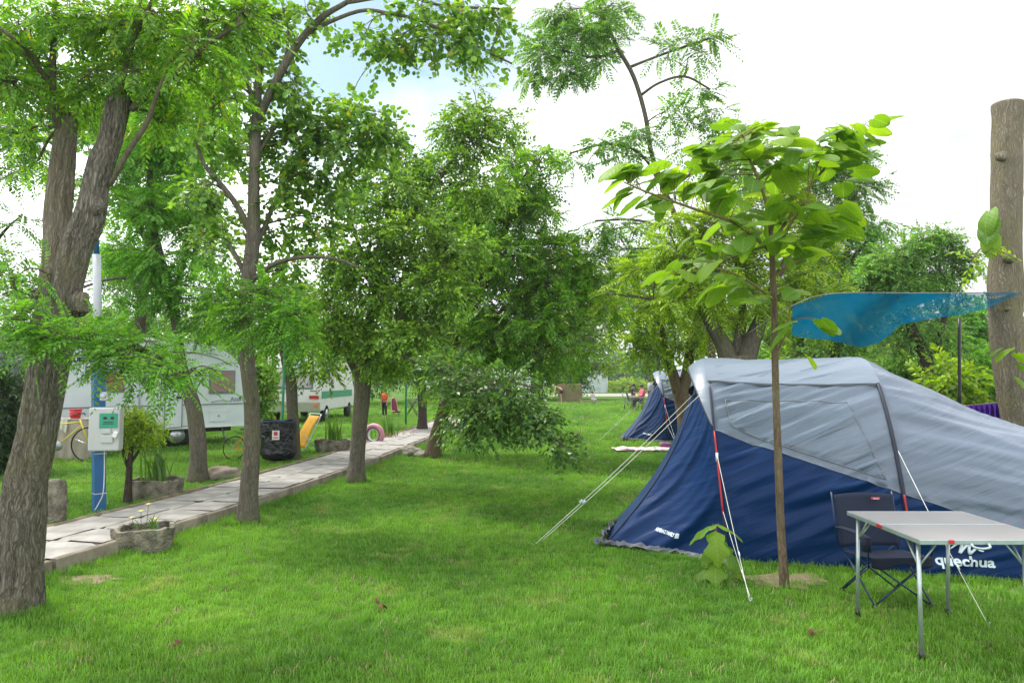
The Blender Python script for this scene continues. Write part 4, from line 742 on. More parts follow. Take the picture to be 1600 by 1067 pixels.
for k, (px, py, Y, w, h, lm, lab) in enumerate([
    (1280, 690, 12.5, 120, 130, 'lf_round', 'dark shrub right behind the roof of the big tent'), (1385, 660, 14.5, 110, 120, 'lf_small', 'mid green shrub left of the crooked tree'), (1400, 640, 20, 100, 110, 'lf_yel', 'bright shrub behind the crooked tree'), (1490, 670, 12.5, 90, 120, 'lf_yel', 'bright yellow-green shrub behind the purple cloth'),
    (1540, 650, 16, 90, 130, 'lf_fern', 'green shrub just left of the sawn trunk'), (1620, 690, 12.5, 90, 140, 'lf_fern', 'shrub right of the sawn trunk'), (1210, 650, 17, 110, 110, 'lf_round', 'shrub between the forked tree and the sapling stem')]):
    bush('shrub', lab, 'shrub', px, py, Y, w, h, 'oval', M[lm], 2.0, 1.7, group=gp, sd=k+60, nb=8)
#@@PART2
# ------------------------------------------------------------------ tents
HP, HQ = 2.4, 2.6
def tent_H(s): return float(np.interp(s, [0, .4, .75, 1.1, 1.5, 2.3, 3.1, 3.9, 4.3], [1.87, 1.845, 1.838, 1.845, 1.865, 1.40, 1.02, .65, .05]))
def tent_zb(s): return float(np.interp(s, [0, .3, .55, 1.5, 2.0, 2.6, 4.3], [1.17, 1.06, .98, .67, .50, .34, .04]))
def tent_phi(s, z): return math.asin(min(1, (max(z, 0)/tent_H(s))**(HQ/2)))
def wr(s, Lr, ang, f, seed):
    q = Lr*math.cos(ang)-s*math.sin(ang); al = s*math.cos(ang)+Lr*math.sin(ang)
    a = noise.noise((al*.9+seed, q*f, seed*1.7)); b = noise.noise((al*1.6+seed, q*f*2.1, seed)); return (1-abs(a)*2.6)*.6+b*.55
def tent_pt(s, ph, off=0.0, A=1.0):
    H_ = tent_H(s); Wd = float(np.interp(s, [0, 1.5, 3.3, 4.3], [2.5, 2.5, 2.3, 1.5])); c, sn = math.cos(ph), max(math.sin(ph), 0)
    pin = .035*math.sin(math.pi*min(max(s/1.5, 0), 1))*sn
    y = 1.25-(Wd/2-pin)*math.copysign(abs(c)**(2/HP), c); z = H_*sn**(2/HQ)
    lean = .17*z/1.87*float(np.interp(s, [0, 1.5, 3], [1, 1, .2])); nv = Vector((0, -math.copysign(abs(c)**.8, c), sn)).normalized()
    Lr = z+(.0 if c > 0 else 5)+abs(y-1.25)*(-.6)
    ed = min(1, abs(s)/.12+.15, abs(s-1.5)/.12+.15)*min(1, z/.1+.1)
    low = z < tent_zb(s)+.02
    if s <= 1.5: w = wr(s, Lr, .42 if low else .48, 6.5 if low else 7.5, 3.0)*(.055 if low else .036)
    else: w = wr(s, Lr, .30 if low else -.14, 6.5, 8.0)*.034
    return Vector((s-lean, y, z))+nv*(w*ed*A+off)
F0 = Vector((-1.16, .22, .02)); A0 = Vector((-.25, .80, 1.60))
def porch_seam(t):
    p = F0.lerp(A0, t); sg = math.sin(math.pi*t)*.13; return p+Vector((sg*.85, sg*.25, -sg*.35))
def porch_pt(u, t, off=0):
    h = tent_pt(0, tent_phi(0, 1.60*t), 0, 0); sm = porch_seam(t); p = h.lerp(sm, u)
    q = wr(-u*1.2, p.z+.4*u, .5, 4.6, 5.0); bow = math.sin(math.pi*u)*.03*(1-t)
    ed = min(1, u/.1, (1-u)/.08, (p.z+.02)/.08)
    return p+Vector((-.18, -.95, .1)).normalized()*(q*.045*ed-bow+off)
mir = lambda p: Vector((p.x, 2.5-p.y, p.z))
def text_mesh(txt, size, ext=0.0, font_bold=0.0):
    cu = bpy.data.curves.new('lettering', 'FONT'); cu.body = txt; cu.size = size; cu.offset = font_bold; cu.resolution_u = 3
    o = bpy.data.objects.new('lettering', cu); COL.objects.link(o); dg = bpy.context.evaluated_depsgraph_get(); dg.update()
    me = o.evaluated_get(dg).to_mesh(); V = [tuple(v.co) for v in me.vertices]; Fc = [tuple(p.vertices) for p in me.polygons]
    o.evaluated_get(dg).to_mesh_clear(); bpy.data.objects.remove(o); return V, Fc
def make_tent(loc, rz, label, group, detail=True):
    t = empty('tunnel_tent', loc, label, 'tent', group, rz)
    def part(nm, m, fn, nu, nv, solid=.0015):
        mb = MB(); mb.grid(fn, nu, nv); return mb.build(nm, m, t)
    k = 1 if detail else .5; n = lambda q: int(q*k)
    for side in (0, 1):
        mm = (lambda p: p) if side == 0 else mir
        part('lower_panel', M['navy'], lambda u, v: mm(tent_pt(4.3*u, tent_phi(4.3*u, tent_zb(4.3*u))*v)), n(190), n(34))
        part('porch_panel', M['navy'], lambda u, v: mm(porch_pt(u, v)), n(60), n(60))
    def up(s, v):
        a = tent_phi(s, tent_zb(s)); return tent_pt(s, a+(math.pi-2*a)*v)
    part('canopy', M['grey_f'], lambda u, v: up(1.5*u, v), n(80), n(110))
    part('rear_canopy', M['grey_f'], lambda u, v: up(1.5+2.8*u, v), n(110), n(110))
    part('roof_strip', M['grey_l'], lambda u, v: tent_pt(-.02+1.54*u, tent_phi(.7, 1.59-.02*u)+(math.pi-2*tent_phi(.7, 1.59))*v, .014+.012*max(0, 1-v*12), .25), n(40), n(60))
    mb = MB(); mb.tube([tent_pt(-.01+1.52*u, tent_phi(.7, 1.588-.02*u), .014, .2) for u in np.linspace(0, 1, 20)], .006, 6); mb.build('piping', M['trim'], t)
    def hood(u, v):
        a = tent_phi(0, 1.17); ph = a+(math.pi-2*a)*v; h = tent_pt(0, ph, .012, 0); e = math.sin(math.pi*v)**.75*.20
        return h+Vector((-e*u, 0, -.10*u*u*math.sin(math.pi*v)))
    part('porch_hood', M['grey_l'], hood, 14, 60)
    mb = MB(); mb.tube([hood(1, v)+Vector((-.003, 0, 0)) for v in np.linspace(0, 1, 40)], .007, 6); mb.build('piping', M['hem'], t)
    part('porch_door', M['navy'], lambda u, v: porch_seam(v).lerp(mir(porch_seam(v)), u)+Vector((-.06*math.sin(math.pi*u), 0, 0)), 14, 24)
    mb = MB(); mb.grid(lambda u, v: A0+Vector((-.06-.05*math.sin(math.pi*u)+.17*v*(1-u), -.07+.04*u+.02*v, -.13*u-.01+.05*v)), 6, 4); mb.grid(lambda u, v: A0+Vector((-.08-.03*u, .0+.1*v, .05-.2*u)), 4, 4)
    mb.build('vent', M['black'], t)  # black sheets stand in for the shade inside the vent opening
    for s_, w_ in ((0, .011), (1.5, .017)):
        mb = MB(); pm = tent_phi(s_, 1.56 if s_ == 0 else 1.60); mb.tube([tent_pt(s_, p, .012, 0) for p in np.linspace(.02, pm, 30)], w_, 8); mb.build('pole_sleeve', M['hem'], t)
        mb = MB(); mb.tube([tent_pt(s_, math.pi-p, .012, 0) for p in np.linspace(.02, pm, 30)], w_, 8); mb.build('pole_sleeve', M['hem'], t)
    mb = MB(); mb.tube([tent_pt(s, 0.0, 0, 0)+Vector((0, -.004, .018)) for s in np.linspace(0, 4.2, 60)], .010, 5)
    mb.tube([porch_pt(u, 0, .004)+Vector((0, 0, .014)) for u in np.linspace(0, 1, 24)], .010, 5); mb.tube([porch_seam(q)+Vector((-.003, -.004, 0)) for q in np.linspace(0, 1, 24)], .008, 5)
    mb.build('hem', M['hem'], t)
    def flap(u, v):
        b = porch_pt(min(u*1.02, 1), 0.0); cr = noise.noise((u*14, v*2, 1.3)); w = .05+.10*u**3
        return Vector((b.x-.05*u*v, b.y-.012-w*v*(.7+.5*cr), .01+.055*(1-v)*(.5+.5*u)+.055*abs(cr)*(.3+u)+(0.05*v*u*u)))
    part('mud_flap', M['mud'], flap, 70, 8)
    def flap2(u, v):
        cr = noise.noise((u*9+4, v*5, 2.3)); return Vector((-1.16-.09*v*(.8+.5*cr), .14+1.0*u, .02+.10*abs(cr)+.06*(1-v)))
    part('mud_flap', M['mud'], flap2, 40, 8)
    # window
    wx = [(.13, 1.44), (1.20, 1.43), (1.40, .80), (.30, 1.13), (.15, 1.22)]
    def win(u, v):
        top = (.13+1.07*u, 1.44-.01*u); bot = (float(np.interp(u, [0, .3, 1], [.16, .48, 1.38])), float(np.interp(u, [0, .3, 1], [1.20, 1.07, .78])))
        s_, z_ = top[0]+(bot[0]-top[0])*v, top[1]+(bot[1]-top[1])*v
        p = tent_pt(s_, tent_phi(s_, z_), .007, 1.0); e = min(u, 1-u, v, 1-v)
        return p+Vector((0, -.010*min(1, e*12)*(1-abs(wr(s_, z_*1.3, .46, 6.5, 12))), 0))
    part('window_panel', M['grey_w'], win, 70, 44)
    mb = MB(); ed = [win(u, 0) for u in np.linspace(0, 1, 20)]+[win(1, v) for v in np.linspace(0, 1, 16)]+[win(u, 1) for u in np.linspace(1, 0, 20)]+[win(0, v) for v in np.linspace(1, 0, 8)]
    mb.tube([p+Vector((0, -.003, 0)) for p in ed], .0035, 5); mb.build('window_seam', M['trim'], t)
    mb = MB(); mb.tube([tent_pt(s, tent_phi(s, tent_zb(s)), .004) for s in np.linspace(0, 4.2, 90)], .004, 5); mb.build('seam', M['trim'], t)
    # straps, buckles and guy lines
    for s_, z1_, z0_ in ((0, 1.15, .42), (1.5, .66, .48)):
        mb = MB(); mb.tube([tent_pt(s_, tent_phi(s_, z_), .028, 0) for z_ in np.linspace(z1_, z0_, 10)], .008, 6); mb.build('strap', M['red'], t)
    mb = MB(); a_ = tent_pt(0, tent_phi(0, .93), .03, 0); mb.tube([a_+Vector((0, 0, .03)), a_-Vector((0, 0, .05))], .012, 6); mb.build('buckle', M['print'], t)
    Wm = Matrix.Translation(Vector(loc)) @ Matrix.Rotation(rz, 4, 'Z'); inv = Wm.inverted()
    def guy(a, b, r_=.0026):
        mb = MB(); d = (b-a); mid = (a+b)/2-Vector((0, 0, .012*d.length)); mb.tube(crom([a, mid, b], 8), r_, 6); mb.build('guy_line', M['cord'], t)
        mb = MB(); u_ = d.normalized(); q = a+d*.72; mb.tube([q-u_*.02, q+u_*.02], .006, 6); mb.build('line_runner', M['print'], t)
        mb = MB(); mb.tube([b+Vector((0, 0, .035))+u_*.02, b-Vector((0, 0, .03))], .006, 6); mb.build('peg', M['alu'], t)
    guy(A0+Vector((-.02, -.02, -.07)), inv0 @ G(834, 852)); guy(tent_pt(0, tent_phi(0, 1.46), .03, 0)+Vector((-.10, 0, .02)), inv0 @ G(845, 846))
    guy(tent_pt(0, tent_phi(0, .95), .03, 0), inv0 @ G(1172, 941)); guy(tent_pt(0, tent_phi(0, .45), .03, 0), inv0 @ G(1174, 938))
    guy(tent_pt(1.5, tent_phi(1.5, .92), .03, 0)+Vector((0, 0, .1)), inv0 @ G(1544, 976))
    # print
    V, Fc = text_mesh('quechua', .128, font_bold=.0035); x1 = max(v[0] for v in V)
    def near_z(s_, z_, off): return tent_pt(s_, tent_phi(s_, z_), off)
    if detail:
        V, Fc = text_mesh('quechua', .128, font_bold=.0035); sc_ = .50/x1
        mb = MB(); mb.add([tuple(near_z(1.665+v[0]*sc_*.88, .105+v[1]*.9-.0*v[0], .012)) for v in V], Fc); mb.build('lettering', M['print'], t)
        zz = [(0, 0), (.055, .045), (.115, .10), (.10, .045), (.085, .0), (.075, -.03), (.12, .02), (.165, .055), (.155, .02), (.15, -.03), (.185, -.005), (.215, .02), (.235, .0), (.27, -.005)]
        q = crom([(a, b, 0) for a, b in zz], 4); mb = MB(); mb.tube([near_z(1.79+a[0]*.9, .235+a[1]*.95, .012) for a in q], [.002+.010*math.sin(math.pi*min(1, (i_+1)/len(q)))**.4 for i_ in range(len(q))], 6); mb.build('logo', M['print'], t)
    V, Fc = text_mesh('ARPENAZ FAMILY', .045, font_bold=.002); x1 = max(v[0] for v in V); sc_ = .235/x1
    mb = MB(); Lw = 1.18; mb.add([tuple(porch_pt(.66-v[0]*sc_/Lw, .125+v[1]/1.6-.10*v[0]*sc_, .010)) for v in V], Fc)
    mb.grid(lambda u, v: porch_pt(.66-(.245+.04*u)/Lw, .095+.03*v, .010), 2, 2); mb.build('lettering', M['print'], t)
    return t
RZ = math.atan2(-.283, .959); inv0 = (Matrix.Translation(Vector((1.96, 6.3, 0))) @ Matrix.Rotation(RZ, 4, 'Z')).inverted()
tg = 'navy and grey tunnel tents'
tent = make_tent((1.96, 6.3, 0), RZ, 'large navy and grey tunnel tent in the foreground, behind the folding table', tg)
tent2 = copy_tree(tent); tent2.location = (4.12, 18.1, 0); tent2.rotation_euler = (0, 0, R(-9)); tent2['label'] = 'smaller-looking far navy and grey tunnel tent, partly behind the forked brown tree'
# ------------------------------------------------------------------ folding table
def make_table():
    x0, x1, y0, y1, z = 2.38, 3.20, 4.05, 4.93, .705; t = empty('folding_table', ((x0+x1)/2, (y0+y1)/2, 0), 'grey folding camping table on thin metal legs at the lower right', 'table'); o = Vector(t.location)
    ym = (y0+y1)/2
    for a, b in ((y0, ym-.0006), (ym+.0006, y1)):
        p = MB().box(((x0+x1)/2, (a+b)/2, z+.004), (x1-x0-.024, b-a-.024, .012)).build('tabletop', M['tabletop'], t, o, smooth=False)
        fr = MB()
        for c, d in ((((x0+x1)/2, a+.006, z-.004), (x1-x0, .012, .028)), (((x0+x1)/2, b-.006, z-.004), (x1-x0, .012, .028)), ((x0+.006, (a+b)/2, z-.004), (.012, b-a-.024, .028)), ((x1-.006, (a+b)/2, z-.004), (.012, b-a-.024, .028))): fr.box(c, d)
        bevel(fr.build('frame', M['alu'], t, o, smooth=False), .003)
    for sx in (x0+.045, x1-.145):
        for sy in (y0+.10, y1-.07):
            spl = .035*(1 if sy < ym else 1); q = MB(); q.bar((sx, sy, z-.02), (sx-.01, sy-.02 if sy < ym else sy+.02, .02), .0125, 12); l_ = q.build('leg', M['alu'], t, o)
            yy_ = sy-.02 if sy < ym else sy+.02; MB().bar((sx-.01, yy_, .05), (sx-.01, yy_, .0), .016, 12).build('rubber_foot', M['black'], l_)
            l_.children[0].location = -o if False else (0, 0, 0)
            for v in l_.children[0].data.vertices: v.co -= o
            dx = .12 if sx < (x0+x1)/2 else -.12; dy = .13 if sy < ym else -.13
            MB().bar((sx, sy, z-.17), (sx+dx, sy, z-.02), .006, 8).build('brace', M['alu'], t, o)
            MB().bar((sx, sy, z-.17), (sx, sy+dy, z-.02), .006, 8).build('brace', M['alu'], t, o)
    for c in ((x0-.004, ym, z-.002), (x1+.004, ym, z-.002), (2.56, y0-.004, z+.0)): bevel(MB().box(c, (.014 if c[0] != 2.56 else .03, .05 if c[0] != 2.56 else .014, .022)).build('clip', M['red'], t, o, smooth=False), .003)
    q = MB(); q.tube(crom([(2.67, y0-.012, z-.01), (2.675, y0-.03, z-.025), (2.72, y0-.035, z-.032), (2.765, y0-.03, z-.025), (2.77, y0-.012, z-.01)], 5), .007, 8); q.build('handle', M['alu'], t, o)
make_table()
# ------------------------------------------------------------------ folding camp chair
def make_chair():
    c0 = G(1372, 925); t = empty('camping_chair', (2.81, 5.25, 0), 'navy folding camping chair behind the table, red tag on its backrest', 'chair', rz=R(4)); w = .29
    SZ = .40
    def curve(u, v, x0, x1, pts):
        y = float(np.interp(v, [p[0] for p in pts], [p[1] for p in pts])); z = float(np.interp(v, [p[0] for p in pts], [p[2] for p in pts])); return x0+(x1-x0)*u, y, z
    q = MB(); q.grid(lambda u, v: (lambda p: (p[0], p[1], p[2]-.045*math.sin(math.pi*u)*math.sin(math.pi*v)+.004*noise.noise((u*9, v*9, 0))))(curve(u, v, -w, w, [(0, -.25, SZ+.0), (.06, -.245, SZ+.03), (1, .18, SZ-.01)])), 16, 16)
    q.build('seat', M['chair'], t, solid=.012)
    q = MB(); q.grid(lambda u, v: (-w-.01+(2*w+.02)*u, .2+.10*v+.03*math.sin(math.pi*u), .42+.46*v+.012*math.sin(math.pi*u)*v), 14, 12); bk = q.build('backrest', M['chair'], t, solid=.014)
    q = MB(); q.box((.10, .262, .845), (.09, .012, .022)); bevel(q.build('tag', M['red'], bk, smooth=False), .006)
    V, Fc = text_mesh('Quechua', .016, font_bold=.0004); MB().add([(v[0]+.072, .254, v[1]+.840) for v in V], Fc).build('lettering', M['print'], bk)
    q = MB(); q.grid(lambda u, v: (-w+2*w*u, -.255, SZ+.03-.10*v*(.8+.2*math.sin(3*math.pi*u)))  , 12, 4); q.build('seat_skirt', M['chair'], t, solid=.006)
    for sx in (-1, 1):
        q = MB(); q.grid(lambda u, v: (sx*(w+.02+.035*(2*v-1)), -.25+.48*u, .60+.012*math.sin(math.pi*u)), 10, 3); q.build('armrest', M['chair'], t, solid=.012)
        q = MB(); q.bar((sx*w*1.08, .24, .42), (sx*w*1.08, .33, .90), .009); q.build('back_post', M['chairtube'], t)
        q = MB(); q.bar((sx*w*1.08, -.24, .60), (sx*w*1.02, -.22, .34), .008); q.build('arm_post', M['chairtube'], t)
    for a, b in (((-.27, -.24, .02), (.27, -.22, .38)), ((.27, -.24, .02), (-.27, -.22, .38)), ((-.27, .24, .02), (.27, .24, .42)), ((.27, .24, .02), (-.27, .24, .42)), ((-.27, -.26, .02), (-.28, .22, .42)), ((-.27, .26, .02), (-.28, -.22, .38)), ((.27, -.26, .02), (.28, .22, .42)), ((.27, .26, .02), (.28, -.22, .38))):
        MB().bar(a, b, .0085).build('leg', M['chairtube'], t)
    for sx in (-1, 1):
        for sy in (-.25, .25): MB().box((sx*.27, sy, .015), (.035, .035, .03)).build('foot', M['black'], t)
    q = MB(); q.tube([(-w-.02, -.22, .60), (-w-.02, -.22, .48)], [.045, .038], 12); q.build('cup_holder', M['chair'], t)
make_chair()
bpy.data.objects['camping_chair'].scale = (.80, .84, .84)
# ------------------------------------------------------------------ big-leaf young tree
def leaf_mesh(k, lobed=False, L_=.26):
    nu, nv = 10, 8; V = []; UV = []; fold = .22+.1*k % .3; bend = .35+.12*(k % 4)
    for i_ in range(nu+1):
        u = i_/nu
        if lobed: wv = .42*(math.sin(math.pi*min(1, u**.75))**.7)*(1+.32*math.sin(u*13+.6))
        else: wv = .44*(u+.02)**.42*(1-u)**.62*2.0 if u < 1 else 0
        for j_ in range(nv+1):
            v = (j_/nv-.5)*2; x = v*wv*L_*.95; y = u*L_*1.05-(abs(v)**2*.14*L_*(1-u)**3*1.6); r_ = abs(v)
            z = -bend*u*u*L_*.75+abs(v)*wv*fold*L_*(.7)-.16*L_*(v*v)*wv*2+.008*noise.noise((v*2.2+k*5, u*4, k))+.004*math.sin(u*26-abs(v)*5)*r_*(1-r_)*4*.5
            V.append((x, y, z)); UV.append((v*wv, u))
    mb = MB(); Fc = [(i_*(nv+1)+j_, i_*(nv+1)+j_+1, (i_+1)*(nv+1)+j_+1, (i_+1)*(nv+1)+j_) for i_ in range(nu) for j_ in range(nv)]
    mb.add(V, Fc); o = mb.build('leaf', M['lf_cat']); me = o.data; bpy.data.objects.remove(o)
    ul = me.uv_layers.new(name='UVMap'); 
    for lp in me.loops: ul.data[lp.index].uv = UV[lp.vertex_index]
    return me
cat_leaves = [leaf_mesh(k) for k in range(6)]; lob_leaves = [leaf_mesh(k, True) for k in range(4)]
def place_leaves(root, spots, meshes, skel, petm, pr=.003):
    o0 = Vector(root.location); q = MB()
    for (p, s_, az, pitch, roll) in spots:
        d = np.linalg.norm(skel-np.array(p), axis=1)+np.maximum(0, skel[:, 2]-p[2])*.5; a = Vector(skel[d.argmin()]); pv = Vector(p); dv = pv-a
        if dv.length > .33: pv = a+dv*(.33/dv.length)
        mid = (a+pv)/2+Vector((0, 0, .03)); q.tube(crom([a, mid, pv], 4), [pr*1.3]*5+[pr]*4, 5)
        o = link('leaf', random.choice(meshes), root); o.location = pv-o0; o.scale = (s_, s_, s_)
        o.rotation_euler = (Matrix.Rotation(az, 4, 'Z') @ Matrix.Rotation(pitch, 4, 'X') @ Matrix.Rotation(roll, 4, 'Y')).to_euler()
    return tag(q.build('leaf_stalks', petm, root, o0), kind='stuff')
def make_sapling():
    b = G(1226, 917); Y = b.y; t = empty('young_tree', b, 'young big-leaved tree with thin straight stem in front of the big tent', 'tree')
    rows = [(1226, 917, 19), (1223, 870, 15), (1219, 800, 14), (1216, 720, 13.5), (1213, 640, 12.5), (1211, 560, 12), (1210, 480, 11), (1207, 420, 10), (1205, 375, 8.5), (1203, 345, 7)]
    T = crom([(*P(a, c, Y), w*Y/F/2) for a, c, w in rows], 10); q = MB(); q.tube(T[:, :3], T[:, 3]*.80*np.array([1+.12*abs(math.sin(i_*1.1)) for i_ in range(len(T))]), 14, disp=bark_disp(3, .07)); q.build('trunk', M['bark_brown'], t, b)
    br = [[(1204, 350, 0, 6), (1192, 300, -.05, 5), (1172, 250, -.1, 4), (1162, 215, -.1, 3)], [(1206, 380, 0, 6), (1240, 330, .1, 5), (1275, 280, .15, 4), (1320, 225, .2, 3), (1345, 200, .2, 2)], [(1207, 395, 0, 6), (1150, 350, -.2, 5), (1080, 325, -.35, 4), (1010, 300, -.45, 3), (975, 285, -.5, 2)],
          [(1208, 400, 0, 6), (1235, 350, -.2, 5), (1262, 310, -.35, 3)], [(1210, 470, 0, 5), (1170, 440, -.1, 4), (1120, 420, -.15, 3), (1060, 430, -.2, 2)], [(1211, 430, 0, 5), (1260, 400, .1, 4), (1300, 370, .2, 3), (1325, 350, .25, 2)], [(1210, 380, 0, 4), (1150, 400, .3, 3), (1110, 420, .4, 2)],
          [(1211, 560, 0, 4), (1228, 520, .0, 3), (1236, 470, 0, 2.2)], [(1204, 370, 0, 5), (1215, 320, .2, 4), (1235, 270, .3, 3)]]
    sk = [T[len(T)//2:, :3]]; q = MB()
    for r_ in br:
        Lp = crom([(*P(a, c, Y+dy), w*Y/F/2) for a, c, dy, w in r_], 6); MB().tube(Lp[:, :3], Lp[:, 3], 8).build('branch', M['twig_green'], t, b); sk.append(Lp[:, :3])
    sk = np.concatenate(sk); spots = []
    random.seed(5)
    cl = [(1165, 210, 34, 22, 7), (1130, 235, 25, 20, 4), (1190, 240, 30, 20, 5), (1230, 215, 22, 14, 3), (1290, 225, 24, 22, 5), (1335, 205, 28, 14, 5), (1370, 196, 8, 5, 1), (1345, 235, 22, 14, 4), (1310, 255, 28, 18, 5), (1330, 285, 18, 12, 2),
          (1250, 255, 35, 20, 6), (1210, 285, 35, 20, 6), (975, 275, 20, 12, 3), (1015, 262, 28, 14, 5), (1060, 275, 28, 18, 5), (1100, 290, 26, 20, 5), (1140, 300, 28, 20, 5), (995, 310, 24, 10, 3), (1045, 318, 24, 10, 3), (1150, 345, 36, 18, 5), (1235, 330, 40, 22, 8), (1275, 350, 30, 22, 6), (1310, 340, 24, 14, 4),
          (1190, 380, 34, 18, 4), (1240, 395, 34, 20, 6), (1285, 385, 26, 18, 4), (1120, 400, 30, 18, 4), (1080, 430, 26, 14, 4), (1140, 440, 30, 14, 4), (1040, 440, 18, 10, 2), (1170, 470, 24, 10, 2), (1250, 470, 18, 16, 1), (1285, 505, 10, 10, 1), (1232, 515, 10, 8, 1), (1272, 565, 8, 6, .6), (1220, 535, 10, 8, .6)]
    for (cx, cy, rx, ry, n_l) in cl:
        for _ in range(int(n_l*2.45+.5)):
            px, py = cx+random.uniform(-rx, rx), cy+random.uniform(-ry, ry)-8; p = P(px, py, Y+random.uniform(-.45, .45))
            az = math.atan2(-(px-1205)/200+random.gauss(0, .5), -.35+random.gauss(0, .9)); s_ = random.uniform(.48, .88)
            spots.append((p, s_, az, random.uniform(-.55, .2), random.gauss(0, .28)))
    place_leaves(t, spots, cat_leaves, sk, M['twig_green'], .0022)
    feet((b.x, b.y), .10, 6)
make_sapling()
def make_seedling():
    b = G(1122, 905); t = empty('seedling', b, 'small lobed-leaf seedling growing by the tent strap, left of the young tree', 'plant'); Y = b.y
    rows = [(1122, 905, 6), (1121, 870, 5), (1119, 840, 4), (1118, 825, 3)]; T = crom([(*P(a, c, Y), w*Y/F/2) for a, c, w in rows], 6); MB().tube(T[:, :3], T[:, 3], 8).build('stem', M['red'], t, b)
    sp = []
    for (px, py, az, s_, dy, pi_) in ((1112, 822, 1.6, .85, 0, -.35), (1126, 822, -1.4, .85, 0, -.3), (1118, 838, 3.0, .85, -.05, -.95), (1112, 852, 2.2, .6, 0, -.6), (1135, 860, -2.3, .8, -.05, -.7), (1108, 860, 1.9, .5, .05, -.8), (1118, 880, 2.8, .75, -.05, -.35), (1105, 890, 2.0, .6, 0, -.3), (1140, 885, -2.0, .55, 0, -.5), (1128, 848, -2.8, .55, .08, -.5)):
        sp.append((P(px, py, Y+dy), s_, az, pi_, 0.1))
    random.seed(3); place_leaves(t, sp, lob_leaves, T[:, :3], M['twig_green'], .002)
make_seedling()
def ivy_leaves():
    t = empty('climbing_shoots', Vector((o11.x-.3, o11.y-.3, 0)), 'few big green leaves sprouting on the sawn trunk', 'plant')
    random.seed(9); sp = [(P(1545, 330, 8.3), 1.2, 1.9, -.9, .1), (P(1546, 345, 8.3), 1.2, 2.2, -1.0, .1), (P(1548, 368, 8.3), 1.0, 2.4, -1.1, 0), (P(1578, 545, 8.15), .8, 1.5, -.4, 0), (P(1590, 552, 8.1), .8, -1.2, -.3, 0), (P(1594, 570, 8.1), .9, -1.8, -.6, 0), (P(1562, 545, 8.2), .6, 1.3, -.5, 0), (P(1590, 590, 8.2), .6, -2.6, -.8, 0)]
    place_leaves(t, sp, cat_leaves, np.array([tuple(P(1560, y_, 8.35)) for y_ in (330, 370, 410, 560)]+[tuple(P(1596, 580, 8.25))]), M['twig_green'], .002)
ivy_leaves()
# ------------------------------------------------------------------ shade net, lines, cloth
def netmat():
    m, t, b = newmat('shade_net'); l = t.links.new; b.inputs['Specular IOR Level'].default_value = 0; b.inputs['Base Color'].default_value = (.0, .085, .16, 1); b.inputs['Roughness'].default_value = .7
    tcn = N(t, 'ShaderNodeTexCoord'); nn = N(t, 'ShaderNodeTexNoise'); nn.inputs['Scale'].default_value = 1.3; nn.inputs['Detail'].default_value = 2; l(tcn.outputs['Object'], nn.inputs['Vector'])
    mr = N(t, 'ShaderNodeMapRange'); mr.inputs[1].default_value = .35; mr.inputs[2].default_value = .65; mr.inputs[3].default_value = .04; mr.inputs[4].default_value = .38; l(nn.outputs['Fac'], mr.inputs[0])
    tl = N(t, 'ShaderNodeBsdfTranslucent'); tl.inputs[0].default_value = (.0, .10, .22, 1); m1 = N(t, 'ShaderNodeMixShader'); m1.inputs[0].default_value = .4; l(b.outputs[0], m1.inputs[1]); l(tl.outputs[0], m1.inputs[2])
    tp_ = N(t, 'ShaderNodeBsdfTransparent'); ms = N(t, 'ShaderNodeMixShader'); l(mr.outputs[0], ms.inputs[0]); l(m1.outputs[0], ms.inputs[1]); l(tp_.outputs[0], ms.inputs[2]); l(ms.outputs[0], t.nodes['Material Output'].inputs[0]); return m
M['net'] = netmat()
t = empty('shade_net', P(1400, 500, 8.6), 'translucent blue shade net strung between the trees above the big tent', 'shade net'); o0 = Vector(t.location)
def net(u, v):
    px = 1238+347*u; top = float(np.interp(px, [1238, 1300, 1590], [478, 459, 458])); bot = float(np.interp(px, [1238, 1262, 1300, 1345, 1372, 1392, 1408, 1450, 1500, 1545, 1585], [525, 528, 532, 543, 536, 522, 507, 499, 492, 481, 461]))
    return P(px+random.uniform(-.3, .3), top+(bot-top)*v+(5*math.sin(px*.05)*v*(1-v)), 8.75-.75*v+.10*math.sin(px*.045+v*3)+.05*noise.noise((px*.03, v*3, 1)))
q = MB(); q.grid(net, 90, 14); q.build('net', M['net'], t, o0)
q = MB(); q.tube(crom([P(1170, 520, 9.6), P(1238, 478, 9), P(1300, 459, 8.75), P(1440, 458, 8.7), P(1585, 457, 8.62)], 8), .006, 6); q.build('line', M['trim'], t, o0)
q = MB(); q.grid(lambda u, v: P(1540+55*u, 457+(6-3*u)*v+1*math.sin(u*9), 8.35-.05*v), 16, 3); q.build('line_end', M['net'], t, o0)
q = MB(); q.tube(crom([P(1500, 648, 9.5), P(1499, 560, 9.5), P(1499, 497, 9.5)], 3), .021, 10); o_ = q.build('net_pole', M['black'], None); tag(o_, 'thin dark pole under the right end of the shade net', 'pole')
t = empty('purple_cloth', P(1528, 645, 9.2), 'pleated purple cloth hanging on a line behind the big tent', 'cloth'); o0 = Vector(t.location)
q = MB(); q.grid(lambda u, v: P(1484+79*u, 637-8*u+(38*v), 9.2+.035*math.sin(u*62)), 120, 6); q.build('cloth', M['purple'], t, o0)
o_ = MB().tube(crom([P(1440, 642, 9.25), P(1484, 636, 9.2), P(1563, 628, 9.15), P(1580, 622, 8.9), P(1625, 606, 8.3)], 6), .005, 6).build('clothes_line', M['cutwood']); tag(o_, 'thin line tied to the sawn trunk holding the purple cloth', 'line')
